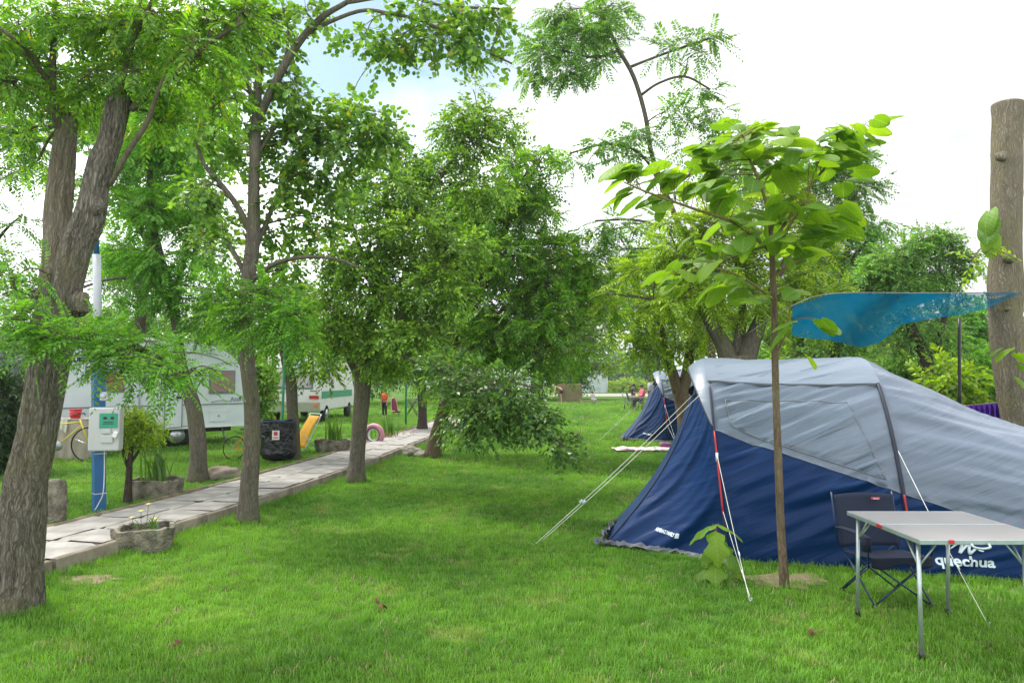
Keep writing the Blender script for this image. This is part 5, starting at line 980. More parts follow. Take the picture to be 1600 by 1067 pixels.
# teal canopy far behind
t = empty('canopy_tent', (0, 0, 0), 'teal-sided canopy with pale roof far behind, between far and near tent', 'canopy'); a = G(1076, 660); t.location = (6.4, 26.0, 0); t.rotation_euler = (0, 0, R(-8))
q = MB()
for i_ in range(4): pass
q.add([(0, 0, 2.05), (3, 0, 2.05), (3, 3, 2.05), (0, 3, 2.05), (1.5, 1.5, 2.7)], [(0, 1, 4), (1, 2, 4), (2, 3, 4), (3, 0, 4)]); q.build('roof', M['cloth_w'], t, smooth=False, solid=.02)
for a, b in (((0, 0), (3, 0)), ((0, 0), (0, 3)), ((3, 0), (3, 3)), ((0, 3), (3, 3))): MB().grid(lambda u, v: (a[0]+(b[0]-a[0])*u+.02*math.sin(v*9), a[1]+(b[1]-a[1])*u+.03*math.sin(u*25), 2.04-2.0*v), 24, 4).build('side_wall', M['teal'], t)
for x, y_ in ((0.02, .02), (2.98, .02), (.02, 2.98), (2.98, 2.98)): MB().bar((x, y_, 0), (x, y_, 2.06), .02).build('pole', M['white'], t)
# ------------------------------------------------------------------ blue service pole
def make_post():
    b = G(156, 799, .085); t = empty('service_pole', b, 'blue and grey electric hook-up pole with white meter cabinet', 'pole'); Y = b.y
    def pt(px, py, dy=0): return P(px, py, Y+dy)
    w = 19*Y/F
    q = MB(); a, c = pt(155, 799), pt(153.5, 560); q.tube([a-Vector((0, 0, .05)), c], w/2*1.18, 4); o = q.build('lower_post', M['bluepaint'], t, b, smooth=False)
    q = MB(); q.tube([pt(153.5, 562), pt(151, 398)], w/2*.62, 12); q.build('grey_sleeve', M['greypaint'], t, b)
    q = MB(); q.tube([pt(151, 400), pt(149, 330)], w/2*.42, 12); q.build('upper_post', M['bluepaint'], t, b)
    q = MB(); q.tube([pt(149, 332), pt(148, 240)], w/2*.36, 12); q.build('top_tube', M['greypaint'], t, b)
    # cabinet
    c = pt(166, 670, -.20); cb = bevel(MB().box(tuple(c), (.33, .16, .50), rz=R(12)).build('meter_cabinet', M['whiteplastic'], t, b, smooth=False), .02, 3)
    Rm = Matrix.Translation(c) @ Matrix.Rotation(R(12), 4, 'Z')
    def loc(x, y_, z): return Rm @ Vector((x, y_, z))
    q = MB(); q.box((.05, -.084, .10), (.19, .012, .17), M=Rm); q.build('green_sticker', M['greenlabel'], cb, smooth=False)
    q = MB(); q.box((.015, -.092, .13), (.035, .006, .03), M=Rm); q.box((.09, -.092, .13), (.035, .006, .03), M=Rm); q.box((.05, -.092, .085), (.10, .006, .008), M=Rm); q.box((.05, -.092, .065), (.12, .006, .006), M=Rm); q.build('sticker_print', M['black'], cb, smooth=False)
    for (x, z, w_, h_) in ((.03, -.02, .10, .06), (.04, -.11, .13, .09)): bevel(MB().box((x, -.086, z), (w_, .03, h_), M=Rm).build('socket_cover', M['whiteplastic'], cb, smooth=False), .008)
    q = MB(); q.box((.145, -.10, -.01), (.05, .05, .075), M=Rm @ Matrix.Rotation(.35, 4, 'Y')); bevel(q.build('plug', M['white'], cb, smooth=False), .01)
    for ch in cb.children:
        for v in ch.data.vertices: v.co -= Vector(b)
    c2 = pt(164, 619, -.12); q = bevel(MB().box(tuple(c2), (.09, .08, .10), rz=R(12)).build('junction_box', M['whiteplastic'], t, b, smooth=False), .01)
    s = MB().bar(c2+Vector((.0, -.042, 0)), c2+Vector((0, -.05, 0)), .028, 16).build('socket', M['greypaint'], t, b)
    q = MB(); q.tube(crom([pt(163, 702, -.12), pt(163, 740, -.11), pt(161, 770, -.10), pt(155, 785, -.11), pt(148, 797, -.13)], 5), .006, 6); q.build('cable', M['cloth_w'], t, b)
    for y_ in (708, 770):
        q = MB(); q.tube([pt(155, y_)+Vector((0, 0, -.006)), pt(155, y_)+Vector((0, 0, .006))], w/2*1.24, 4); q.build('band', M['greypaint'], t, b, smooth=False)
make_post()
# ------------------------------------------------------------------ caravans
def make_caravan():
    A = Vector((-9.4, 14.0, .085)); dx = Vector((.68, .73, 0)).normalized(); rz = math.atan2(dx.y, dx.x); Ln, Wd = 4.5, 2.1
    t = empty('caravan', A, 'pale blue-white rounded caravan behind the meter cabinet', 'caravan', rz=rz)
    prof = [(.10, .42), (-.02, .75), (-.02, 1.1), (.02, 1.5), (.10, 1.95), (.28, 2.26), (.62, 2.36), (1.6, 2.42), (2.9, 2.42), (3.5, 2.36), (4.05, 2.16), (4.33, 1.85), (4.45, 1.45), (4.53, 1.0), (4.50, .62), (4.46, .42)]
    prof = [(a*.92, b) for a, b in prof]; q = crom([(a, 0, b) for a, b in prof], 4); n_ = len(q); mb = MB(); V = [(p[0], 0, p[2]) for p in q]+[(p[0], Wd, p[2]) for p in q]
    mb.add(V, [(i_, (i_+1) % n_, n_+(i_+1) % n_, n_+i_) for i_ in range(n_)]+[tuple(range(n_))[::-1], tuple(range(n_, 2*n_))]); body = bevel(mb.build('body', M['caravan'], t, smooth=False), .06, 4)
    body.data.polygons.foreach_set('use_smooth', [True]*n_+[False]*2)
    def sx(px, z=1.2):   # distance along the side wall of the point seen at photo column px
        k = (px-800)/F; return (k*A.y-A.x)/(dx.x-k*dx.y)
    def panel(nm, m, s0, s1, z0, z1, d=.012, parent=t, bv=.01): return bevel(MB().box(((s0+s1)/2, -.002-d/2, (z0+z1)/2), (s1-s0, d, z1-z0)).build(nm, m, parent, smooth=False), bv, 3)
    w0, w1 = sx(327), sx(368); w = panel('window', M['trim'], w0, w1, 1.22, 1.78, .02, bv=.008); panel('pane', M['blind'], w0+.04, w1-.04, 1.26, 1.74, .026, w, .006)
    w0, w1 = sx(166), sx(196); w = panel('window', M['trim'], w0, w1, 1.28, 1.75, .02); panel('pane', M['blind2'], w0+.03, w1-.03, 1.32, 1.71, .026, w, .006)
    d0, d1 = sx(259), sx(286); dr = panel('door', M['caravan'], d0, d1, .47, 2.02, .018); 
    MB().tube([(d0, -.02, .45), (d0, -.02, 2.04), (d1, -.02, 2.04), (d1, -.02, .45), (d0, -.02, .45)], .012, 6).build('door_seal', M['trim'], dr); panel('door_window', M['blind'], d0+.1, d1-.1, 1.35, 1.85, .024, dr); MB().box((d1-.08, -.035, 1.15), (.10, .03, .05)).build('handle', M['black'], dr)
    for z in (.97,): MB().box((2.07, -.006, z), (4.1, .012, .022)).build('side_moulding', M['trim'], t, smooth=False)
    MB().box((2.1, -.01, .44), (3.95, .03, .035)).build('skirt_rail', M['white'], t, smooth=False)
    MB().tube([(p[0]*1.002, -.006, p[2]+.004) for p in q[8:-8]], .014, 6).build('roof_rail', M['trim'], t)
    MB().tube([(p[0], -.01, p[2]-.10) for p in crom([(.3, 0, 2.15), (1.5, 0, 2.3), (2.6, 0, 2.3), (3.3, 0, 2.2), (3.75, 0, 2.0)], 6)], .008, 5).build('awning_rail', M['trim'], t)
    h0, h1 = sx(330), sx(356); hp = panel('hatch', M['caravan'], h0, h1, .55, .83, .014); MB().bar(((h0+h1)/2, -.018, .69), ((h0+h1)/2, -.03, .69), .02, 10).build('lock', M['trim'], hp)
    s_ = sx(219); MB().tube([(s_, -.03, .5), (s_, -.03, 2.2)], .018, 8).build('awning_post', M['greypaint'], t)
    hx = sx(347); MB().tube(crom([(hx-.25, -.03, 1.02), (hx, -.03, 1.06), (hx+.25, -.03, 1.02)], 4), .008, 6).build('grab_rail', M['trim'], t)
    V, Fc = text_mesh('Azure', .16); MB().add([(v[0]*.9+sx(361)-.0, -.012, v[1]+1.03) for v in V], Fc).build('lettering', M['trim'], t)
    V, Fc = text_mesh('UETTE', .13, font_bold=.006); x1 = max(v[0] for v in V); MB().add([(v[0]*(.42/x1)+sx(114), -.012, v[1]+1.93) for v in V], Fc).build('lettering', M['black'], t)
    MB().bar((sx(377), -.01, 1.12), (sx(377), -.04, 1.12), .035, 12).build('water_inlet', M['black'], t)
    for sy in (.12, Wd-.12):
        wc = sx(281); wh = MB().tube([(wc, sy-.09, .27), (wc, sy+.09, .27)], .29, 24).build('wheel', M['rubber'], t); MB().tube([(wc, sy-.10, .27), (wc, sy-.085, .27)], .17, 16).build('hub', M['chrome'], wh)
    MB().box((sx(281), .02, .44), (.85, .06, .10)).build('wheel_arch', M['trim'], t)
    MB().box((2.1, Wd/2, .36), (3.5, 1.7, .10)).build('chassis', M['black'], t, smooth=False)
    for s_ in (.6, 3.6): MB().tube([(s_, .15, .38), (s_+.12, .12, .0)], .02, 6).build('steady_leg', M['trim'], t)
    MB().box((1.9, Wd/2, 2.47), (.7, .55, .12)).build('roof_vent', M['white'], t, smooth=False)
make_caravan()
def make_motorhome():
    x0, x1, Y0, Ln = -8.78, -6.82, 24.4, 5.2; t = empty('motorhome', ((x0+x1)/2, Y0, .085), 'white motorhome seen from behind, green stripe along its side', 'motorhome'); w = (x1-x0)/2
    prof = [(0, .42), (-.02, 1.0), (.02, 1.6), (.14, 2.15), (.32, 2.42), (1.2, 2.5), (3.6, 2.5), (4.6, 2.3), (4.9, 1.6), (5.3, 1.1), (5.35, .5), (5.2, .42)]
    q = crom([(0, a, b) for a, b in prof], 3); n_ = len(q); V = [(-w, p[1], p[2]) for p in q]+[(w, p[1], p[2]) for p in q]
    b = bevel(MB().add(V, [(i_, (i_+1) % n_, n_+(i_+1) % n_, n_+i_) for i_ in range(n_)]+[tuple(range(n_))[::-1], tuple(range(n_, 2*n_))]).build('body', M['motorhome'], t, smooth=False), .09, 4)
    bevel(MB().box((0, -.03, .58), (2*w+.02, .10, .36)).build('bumper', M['olive'], t, smooth=False), .03)
    f = bevel(MB().box((.06, -.02, 1.52), (1.35, .04, .62)).build('window', M['trim'], t, smooth=False), .04, 3); MB().box((.06, -.045, 1.52), (1.2, .014, .5)).build('pane', M['curtain'], f, smooth=False)
    f = bevel(MB().box((-.52, -.02, 1.52), (.10, .05, .62)).build('window_strip', M['glassdark'], t, smooth=False), .02)
    for s in (-1, 1):
        MB().box((s*(w-.2), -.03, .93), (.34, .05, .11)).build('tail_light', M['taillight'], t, smooth=False); MB().box((s*(w-.12), -.09, .66), (.10, .04, .12)).build('reflector', M['orange'], t, smooth=False)
        MB().tube([(s*(w-.16), .9, .30), (s*(w-.0), .9, .30)], .31, 22).build('wheel', M['rubber'], t); MB().tube([(s*(w-.0), .9, .30), (s*(w+.02), .9, .30)], .17, 16).build('hub', M['chrome'], t)
        MB().tube([(s*(w-.16), 4.4, .30), (s*(w-.0), 4.4, .30)], .31, 22).build('wheel', M['rubber'], t)
        MB().box((s*(w+.006), 2.5, 1.0), (.012, 4.6, .26)).build('green_stripe', M['greenstripe'], t, smooth=False)
        f = MB().box((s*(w+.008), 1.4, 1.65), (.02, .9, .5)).build('window', M['trim'], t, smooth=False); MB().box((s*(w+.016), 1.4, 1.65), (.012, .8, .42)).build('pane', M['curtain'], f, smooth=False)
        MB().bar((s*(w-.1), -.02, 1.15), (s*(w-.35), -.02, 1.15), .02).build('hinge', M['trim'], t)
    MB().tube([(-w*.95, .02, 1.98), (w*.95, .02, 1.98)], .025, 6).build('rear_rail', M['greypaint'], t)
    MB().box((.6, 1.2, 2.55), (.6, .6, .14)).build('roof_vent', M['white'], t, smooth=False)
make_motorhome()
# distant caravan, canvas and film shelter
t = empty('caravan', (-2.9, 44, .0), 'small distant white caravan glimpsed through the drooping branch', 'caravan')
bevel(MB().box((1.8, 1, 1.35), (4.6, 2, 1.9)).build('body', M['white'], t, smooth=False), .2, 4)
for x in (.3, 2.6): f = bevel(MB().box((x, -.01, 1.6), (1.0, .04, .5)).build('window', M['trim'], t, smooth=False), .03); MB().box((x, -.035, 1.6), (.9, .012, .42)).build('pane', M['glassdark'], f, smooth=False)
MB().box((1.8, -.012, .95), (4.4, .02, .14)).build('stripe', M['c_navy'], t, smooth=False)
for x in (1.2, 2.0): MB().tube([(x, .0, .3), (x, .2, .3)], .3, 18).build('wheel', M['rubber'], t)
b = G(926, 613.5); t = empty('film_shelter', (b.x, b.y, 0), 'pale grey film-covered box shelter at the far end of the field', 'shelter')
wv = 3.6; fr = MB(); hh = 2.55
for x in (-wv/2, 0, wv/2):
    for y_ in (0, 3.0): MB().bar((x, y_, 0), (x, y_, hh), .035, 6).build('post', M['white'], t)
for (a, b2) in (((-1, 0), (1, 0)), ((-1, 0), (-1, 3)), ((1, 0), (1, 3)), ((-1, 3), (1, 3))):
    MB().grid(lambda u, v: (wv/2*(a[0]+(b2[0]-a[0])*u)+.04*math.sin(u*30), a[1]+(b2[1]-a[1])*u+.05*math.sin(u*21+v*4), hh*v), 24, 5).build('side_film', M['greenhouse'], t)
MB().grid(lambda u, v: (-wv/2+wv*u, 3*v, hh+.12*math.sin(math.pi*v)), 8, 8).build('roof_film', M['greenhouse'], t)
# straw bale block, bench
b = G(890, 628.5); t = empty('straw_bale', b, 'large square straw-coloured bale in the far middle of the lawn', 'bale')
q = MB(); q.grid(lambda u, v: (0, 0, 0), 1, 1); q = MB()
W_, D_, H_ = 1.65, 1.3, 1.3
def bx_noise(p): return Vector(p)+Vector((noise.noise(Vector(p)*2.5), noise.noise(Vector(p)*2.5+Vector((5, 0, 0))), noise.noise(Vector(p)*2.5+Vector((0, 7, 0)))))*.06
for ax in range(5):
    fn = [lambda u, v: (-W_/2+W_*u, -D_/2, H_*v), lambda u, v: (W_/2-W_*u, D_/2, H_*v), lambda u, v: (W_/2, -D_/2+D_*u, H_*v), lambda u, v: (-W_/2, D_/2-D_*u, H_*v), lambda u, v: (-W_/2+W_*u, -D_/2+D_*v, H_)][ax]; q.grid(lambda u, v: bx_noise(fn(u, v)), 10, 10)
q.build('bale', M['burlap'], t)
for x in (-.4, .4): MB().tube([(x, -D_/2-.05, 0), (x, -D_/2-.06, H_+.03), (x, D_/2, H_+.05)], .015, 5).build('twine', M['wood'], t)
b = G(920, 631); t = empty('low_bench', b, 'low wooden platform bench the small child is on', 'bench')
for k in range(3): MB().box((0, -.16+.16*k, .24), (1.2, .14, .04)).build('plank', M['wood'], t, smooth=False)
for x in (-.5, .5): MB().box((x, 0, .11), (.08, .4, .21)).build('leg', M['concrete'], t, smooth=False)
# ------------------------------------------------------------------ people
def skin_mesh(joints, edges, radii, name, m, parent, origin, sub=1):
    me = bpy.data.meshes.new(name); me.from_pydata([tuple(j) for j in joints], edges, []); o = bpy.data.objects.new(name, me); COL.objects.link(o)
    md = o.modifiers.new('k', 'SKIN'); md.use_smooth_shade = True
    sv = me.skin_vertices[0].data
    for i_, r_ in enumerate(radii): sv[i_].radius = (r_, r_) if np.isscalar(r_) else r_
    sv[0].use_root = True
    ms = o.modifiers.new('s', 'SUBSURF'); ms.levels = sub; ms.render_levels = sub
    dg = bpy.context.evaluated_depsgraph_get(); dg.update(); ev = o.evaluated_get(dg); m2 = bpy.data.meshes.new_from_object(ev); bpy.data.objects.remove(o); m2.materials.clear(); m2.materials.append(m)
    r_ = link(name, m2, parent); return r_
def person(loc, rz, label, pose, top=None, bottom=None, hair='hair_d', sc=1.0, shorts=False, group=None):
    """pose: dict of joints in metres (x forward, y left, z up)"""
    t = empty('person', loc, label, 'person', group, rz); t.scale = (sc, sc, sc); J = pose; V = [J['pelvis'], J['chest'], J['neck'], J['head']]; rd = [(.135, .12), (.15, .12), .052, .088]; E = [(0, 1), (1, 2), (2, 3)]
    top_h = Vector(J['head'])+(Vector(J['head'])-Vector(J['neck'])).normalized()*.10; V.append(tuple(top_h)); rd.append(.07); E.append((3, 4))
    for s, n_ in ((1, 'l'), (-1, 'r')):
        i0 = len(V); V += [J['sh_'+n_], J['el_'+n_], J['wr_'+n_]]; rd += [.062, .042, .028]; E += [(1, i0), (i0, i0+1), (i0+1, i0+2)]
        wv_ = Vector(J['wr_'+n_]); d = (wv_-Vector(J['el_'+n_])).normalized(); sd_ = d.cross(Vector((0, 0, 1)) if abs(d.z) < .9 else Vector((1, 0, 0))).normalized()
        V.append(tuple(wv_+d*.06)); rd.append(.024); E.append((i0+2, i0+3))
        for f_, ln in ((-1.5, .07), (-.5, .085), (.5, .08), (1.5, .065)):
            V += [tuple(wv_+d*.095+sd_*.018*f_), tuple(wv_+d*(.095+ln)+sd_*.024*f_)]; rd += [.009, .007]; E += [(i0+3, len(V)-2), (len(V)-2, len(V)-1)]
        V.append(tuple(wv_+d*.09+sd_*.06)); rd.append(.009); E.append((i0+3, len(V)-1))
        i1 = len(V); V += [J['hip_'+n_], J['kn_'+n_], J['an_'+n_], J['toe_'+n_]]; rd += [.092, .06, .042, .035]; E += [(0, i1), (i1, i1+1), (i1+1, i1+2), (i1+2, i1+3)]
    body = skin_mesh(V, E, rd, 'body', M['skin'], t, loc)
    # nose
    hd = Vector(J['head']); fw = Vector(J.get('face', (1, 0, 0))).normalized(); MB().tube([hd+fw*.07+Vector((0, 0, .03)), hd+fw*.105, hd+fw*.08-Vector((0, 0, .01))], [.008, .014, .006], 6).build('nose', M['skin'], t)
    upv = (top_h-hd).normalized(); hc = hd+upv*.035-fw*.02
    q = MB(); q.grid(lambda u, v: hc+(Vector((math.cos(u*6.2832), math.sin(u*6.2832), 0))*math.sin(v*1.9)+Vector((0, 0, math.cos(v*1.9))))*.112*(1+.12*noise.noise((u*9, v*9, sc))), 16, 8); q.build('hair', M[hair], t)
    if top:
        V = [J['pelvis'], J['chest'], tuple(Vector(J['neck'])*.6+Vector(J['chest'])*.4)]; rd = [(.155, .14), (.17, .145), .09]; E = [(0, 1), (1, 2)]
        for n_ in 'lr':
            i0 = len(V); V += [J['sh_'+n_], tuple(Vector(J['sh_'+n_]).lerp(Vector(J['el_'+n_]), .75))]; rd += [.08, .062]; E += [(1, i0), (i0, i0+1)]
        skin_mesh(V, E, rd, 'shirt', M[top], t, loc)
    if bottom:
        V = [J['pelvis'], tuple(Vector(J['pelvis'])*.75+Vector(J['chest'])*.25)]; rd = [(.15, .14), (.145, .13)]; E = [(0, 1)]
        for n_ in 'lr':
            i0 = len(V)
            if shorts: V += [J['hip_'+n_], tuple(Vector(J['hip_'+n_]).lerp(Vector(J['kn_'+n_]), .7))]; rd += [.112, .095]; E += [(0, i0), (i0, i0+1)]
            else: V += [J['hip_'+n_], J['kn_'+n_], tuple(Vector(J['kn_'+n_]).lerp(Vector(J['an_'+n_]), .9))]; rd += [.108, .078, .06]; E += [(0, i0), (i0, i0+1), (i0+1, i0+2)]
        skin_mesh(V, E, rd, 'shorts' if shorts else 'trousers', M[bottom], t, loc)
    return t
def pose_stand(): return dict(pelvis=(0, 0, .95), chest=(.02, 0, 1.32), neck=(.02, 0, 1.5), head=(.04, 0, 1.62), sh_l=(.02, .19, 1.43), sh_r=(.02, -.19, 1.43), el_l=(.0, .24, 1.14), el_r=(.0, -.24, 1.14), wr_l=(.08, .24, .9), wr_r=(.08, -.24, .9), hip_l=(0, .10, .88), hip_r=(0, -.10, .88), kn_l=(.03, .11, .48), kn_r=(.03, -.11, .48), an_l=(-.02, .12, .08), an_r=(-.02, -.12, .08), toe_l=(.14, .13, .035), toe_r=(.14, -.13, .035))
def pose_bend():
    p = pose_stand(); p.update(pelvis=(-.05, 0, .92), chest=(.30, 0, 1.10), neck=(.46, 0, 1.14), head=(.57, 0, 1.12), sh_l=(.40, .18, 1.10), sh_r=(.40, -.18, 1.10), el_l=(.45, .22, .82), el_r=(.45, -.22, .82), wr_l=(.58, .18, .60), wr_r=(.58, -.18, .60), hip_l=(-.06, .1, .86), hip_r=(-.06, -.1, .86), kn_l=(.05, .12, .47), kn_r=(.0, -.12, .47), face=(.7, 0, -.7)); return p
def pose_sit(h=.45):
    return dict(pelvis=(0, 0, h+.12), chest=(-.05, 0, h+.48), neck=(-.03, 0, h+.66), head=(.01, 0, h+.78), sh_l=(-.04, .18, h+.60), sh_r=(-.04, -.18, h+.60), el_l=(.08, .23, h+.34), el_r=(.08, -.23, h+.34), wr_l=(.30, .17, h+.30), wr_r=(.30, -.17, h+.30), hip_l=(.02, .1, h+.08), hip_r=(.02, -.1, h+.08), kn_l=(.45, .12, h+.07), kn_r=(.45, -.12, h+.07), an_l=(.43, .12, .08), an_r=(.43, -.12, .08), toe_l=(.58, .13, .035), toe_r=(.58, -.13, .035))
b = G(877, 629); person(b, R(180), 'bare-chested person in black shorts bending forward beside the straw bale', pose_bend(), None, 'c_black', 'hair_g', shorts=True)
b = G(926, 630); ps = pose_sit(.45); person(b+Vector((0, -.02, .0)), R(-60), 'small dark-haired child in pale top sitting on the low bench', pose_sit(.40), 'c_pale', 'c_pale', sc=.62)
b = G(601, 652, .085); person(b, R(-120), 'child in an orange top and dark trousers standing under the trees', pose_stand(), 'c_orange', 'c_black', sc=.66)
pg = 'people sitting in front of the far tent'
b = G(1003, 640); person((b.x, b.y, 0), R(190), 'person in a pink top sitting by the far tent', pose_sit(.45), 'c_pink', 'c_black', sc=1.0, group=pg)
b = G(990, 634); person((b.x, b.y, 0), R(-20), 'person in a dark navy top sitting left of the pink one', pose_sit(.45), 'c_navy', 'c_navy', sc=1.0, group=pg)
b = G(1016, 632); person((b.x, b.y, 0), R(200), 'dark-haired person standing half behind the far tent', pose_stand(), 'c_pale', 'c_black', sc=.95, group=pg)
def lawn_chair(b, rz, label, m, m2, group=None):
    t = empty('lawn_chair', b, label, 'chair', group, rz)
    MB().grid(lambda u, v: (-.22+.46*u, -.24+.48*v, .42-.03*math.sin(math.pi*u)), 6, 4).build('seat', M[m], t, solid=.025)
    MB().grid(lambda u, v: (-.22-.16*u, -.24+.48*v, .42+.46*u+.05*math.sin(math.pi*v)*u), 6, 6).build('backrest', M[m], t, solid=.025)
    for s in (-1, 1):
        MB().box((.0, s*.27, .62), (.46, .05, .025)).build('armrest', M[m2], t)
        for x, x2 in ((.2, .25), (-.2, -.27)): MB().bar((x, s*.23, .42), (x2, s*.27, 0), .022).build('leg', M[m2], t); 
        MB().bar((.22, s*.25, .42), (.2, s*.27, .62), .018).build('arm_post', M[m2], t)
    return t
b = G(1005, 641); lawn_chair((b.x+.08, b.y+.1, 0), R(190), 'dark plastic chair under the person in pink', 'c_navy', 'black')
b = G(988, 635); lawn_chair((b.x, b.y, 0), R(-20), 'chair under the person in the navy top', 'black', 'black')
b = G(983, 640.5); lawn_chair(b, R(-10), 'empty dark grey plastic chair nearest the lawn by the far tent', 'trim', 'black')
t = empty('garden_table', G(996, 642), 'small dark table between the chairs by the far tent', 'table'); MB().box((0, 0, .70), (.7, .6, .03)).build('tabletop', M['trim'], t)
for x in (-.3, .3):
    for y_ in (-.25, .25): MB().bar((x, y_, 0), (x*.9, y_*.9, .69), .018).build('leg', M['black'], t)
bx_ = MB().tube([(0, 0, .715), (0, 0, .86)], [.06, .05], 10).build('bottle', M['yellowpaint']); bx_.location = G(996, 642); tag(bx_, 'pale yellow bottle on the small dark table', 'bottle')
# round padded chair beside the orange child
b = G(618, 650, .085); t = empty('padded_chair', b, 'high-backed padded chair with pink rim and dark red cushion', 'chair', rz=R(-50)); t.scale = (.5, .5, .62)
MB().grid(lambda u, v: (-.1-.30*u+.10*math.sin(math.pi*v), -.26*(1-.1*u)*(2*v-1)*(1.0 if u < .7 else 1-(u-.7)*1.6), .35+.85*u), 14, 10).build('backrest', M['c_red'], t, solid=.06)
MB().grid(lambda u, v: (-.1+.5*u, -.26+.52*v, .35-.04*math.sin(math.pi*u)), 8, 8).build('seat', M['c_red'], t, solid=.06)
MB().tube(crom([(.38, -.29, .36), (-.1, -.29, .38), (-.28, -.27, .85), (-.38, -.15, 1.2), (-.40, 0, 1.27), (-.38, .15, 1.2), (-.28, .27, .85), (-.1, .29, .38), (.38, .29, .36)], 5), .035, 8).build('rim', M['pink'], t)
for s in (-1, 1):
    MB().bar((.38, s*.25, .36), (-.3, s*.25, 0), .015).build('leg', M['black'], t); MB().bar((-.15, s*.25, .36), (.35, s*.25, 0), .015).build('leg', M['black'], t)
b = G(644, 650, .085); t = empty('folding_stool', b, 'thin dark crossed folding frame left of the dark forked tree', 'stool')
for s in (-1, 1): MB().bar((-.25, s*.2, 0), (.2, s*.2, .75), .016).build('leg', M['black'], t); MB().bar((.25, s*.2, 0), (-.2, s*.2, .75), .016).build('leg', M['black'], t)
MB().grid(lambda u, v: (-.2+.4*u, -.2+.4*v, .75-.06*math.sin(math.pi*u)), 6, 2).build('seat', M['c_black'], t, solid=.01)
# ------------------------------------------------------------------ green poles, bin bag
o_ = MB().tube([G(634, 664, .085), P(636, 500, G(634, 664, .085).y)], .035, 8).build('green_pole', M['greenpole']); tag(o_, 'green metal pole between tyre and dark forked tree', 'pole')
b = G(441, 722, .085); t = empty('bin_stand', b, 'green pole carrying a full black bin bag beside the path', 'bin'); Y = b.y
MB().tube([P(441, 722, Y), P(441, 655, Y), P(444, 580, Y), P(447, 470, Y)], [.026, .026, .024, .022], 10).build('pole', M['greenpole'], t, b)
def bagf(u, v):
    a = u*6.2832; k = (1+.10*math.cos(a*2)+.08*noise.noise((math.cos(a)*2, math.sin(a)*2, v*3)))*float(np.interp(v, [0, .04, .2, .8, .95, 1], [.93, 1, 1.0, .96, .80, .0]))
    k *= 1+.05*noise.noise((math.cos(a)*9, math.sin(a)*9, v*2)); c = P(434, 688, Y-.02)
    return Vector((c.x+.30*k*math.cos(a), c.y+.22*k*math.sin(a), c.z+.37-.76*v+.02*math.sin(a*3)*(1-v)))
MB().grid(bagf, 60, 30).build('bin_bag', M['bag'], t, b)
c = P(434, 688, Y-.02); MB().tube([c+Vector((.31*math.cos(a), .23*math.sin(a), .36+.01*math.sin(3*a))) for a in np.linspace(0, 6.2832, 30)], .02, 8, cap=False).build('rim', M['c_navy'], t, b)
n0 = MB().box((c.x+.05, c.y-.26, c.z+.12), (.13, .012, .17), rz=.1).build('notice', M['white'], t, b, smooth=False)
q = MB(); q.box((c.x+.05, c.y-.269, c.z+.15), (.07, .006, .07), rz=.1); q.box((c.x+.05, c.y-.269, c.z+.075), (.09, .006, .02), rz=.1); q.build('print', M['red'], t, b, smooth=False)
# yellow deckchair
b = G(470, 708, .085); t = empty('deckchair', b, 'folding deckchair with yellow canvas behind the bin bag', 'chair', rz=R(-50))
MB().grid(lambda u, v: (-.25+.52*v, .0+.3*u-.05*math.sin(math.pi*u), .12+.66*u), 10, 4).build('canvas', M['yellow'], t, solid=.008)
for s in (-.27, .29):
    MB().tube(crom([(s, -.05, .1), (s, .1, .35), (s, .32, .82)], 4), .012, 6).build('frame_tube', M['alu'], t); MB().tube([(s, .35, 0), (s, -.08, .40)], .012, 6).build('leg', M['alu'], t)
MB().tube([(-.27, .32, .82), (.29, .32, .82)], .012, 6).build('top_bar', M['alu'], t)
# ------------------------------------------------------------------ planters
def planter(c, rx, ry, h, rz, label, group, scallop=0, seed=0):
    t = empty('stone_planter', c, label, 'planter', group, rz)
    def side(u, v, inner=0):
        a = u*6.2832; k = 1-.10*(1-v) if not inner else .84
        ca, sa = math.cos(a), math.sin(a); pw = .6; x = rx*math.copysign(abs(ca)**pw, ca)*k; y = ry*math.copysign(abs(sa)**pw, sa)*k
        n1 = 1+.05*noise.noise((ca*3+seed, sa*3, v*3))+scallop*.06*math.cos(a*9); z = h*v+(.03*noise.noise((ca*2.5, sa*2.5, seed+1)) if v > .8 else 0); return (x*n1, y*n1, z)
    q = MB(); q.grid(lambda u, v: side(u, v), 56, 10); q.grid(lambda u, v: (Vector(side(u, 1)).lerp(Vector(side(u, 1, 1)), v)+Vector((0, 0, .008*math.sin(math.pi*v)))), 56, 4); q.grid(lambda u, v: Vector(side(u, 1, 1))-Vector((0, 0, .08*v)), 56, 2); q.build('shell', M['stone'], t)
    MB().grid(lambda u, v: (lambda p: (p[0]*v*.98, p[1]*v*.98, h-.05+.02*noise.noise((p[0]*v*12, p[1]*v*12, 1))))(side(u, 1, 1)), 28, 6).build('soil', M['soil'], t)
    return t
def blade(h, lean, az, w=.018):
    q = MB(); q.grid(lambda u, v: (lambda s: (math.cos(az)*lean*u*u*h+math.sin(az)*s, math.sin(az)*lean*u*u*h-math.cos(az)*s, h*u*(1-.25*lean*u)))((v-.5)*w*2*(1-u**3)), 8, 2); return q
def irises(c, n_, hh, label, group, sx=.18):
    t = empty('iris_plant', c, label, 'plant', group)
    for k in range(n_): 
        o = blade(hh*random.uniform(.6, 1.05), random.uniform(.05, .45), random.uniform(0, 6.28), random.uniform(.012, .022)).build('leaf', M['lf_iris'], t); o.location = (random.gauss(0, sx*.5), random.gauss(0, .05), 0)
    return t
random.seed(21); pgp = 'weathered stone planters along the path'; ig = 'irises in the stone planters'
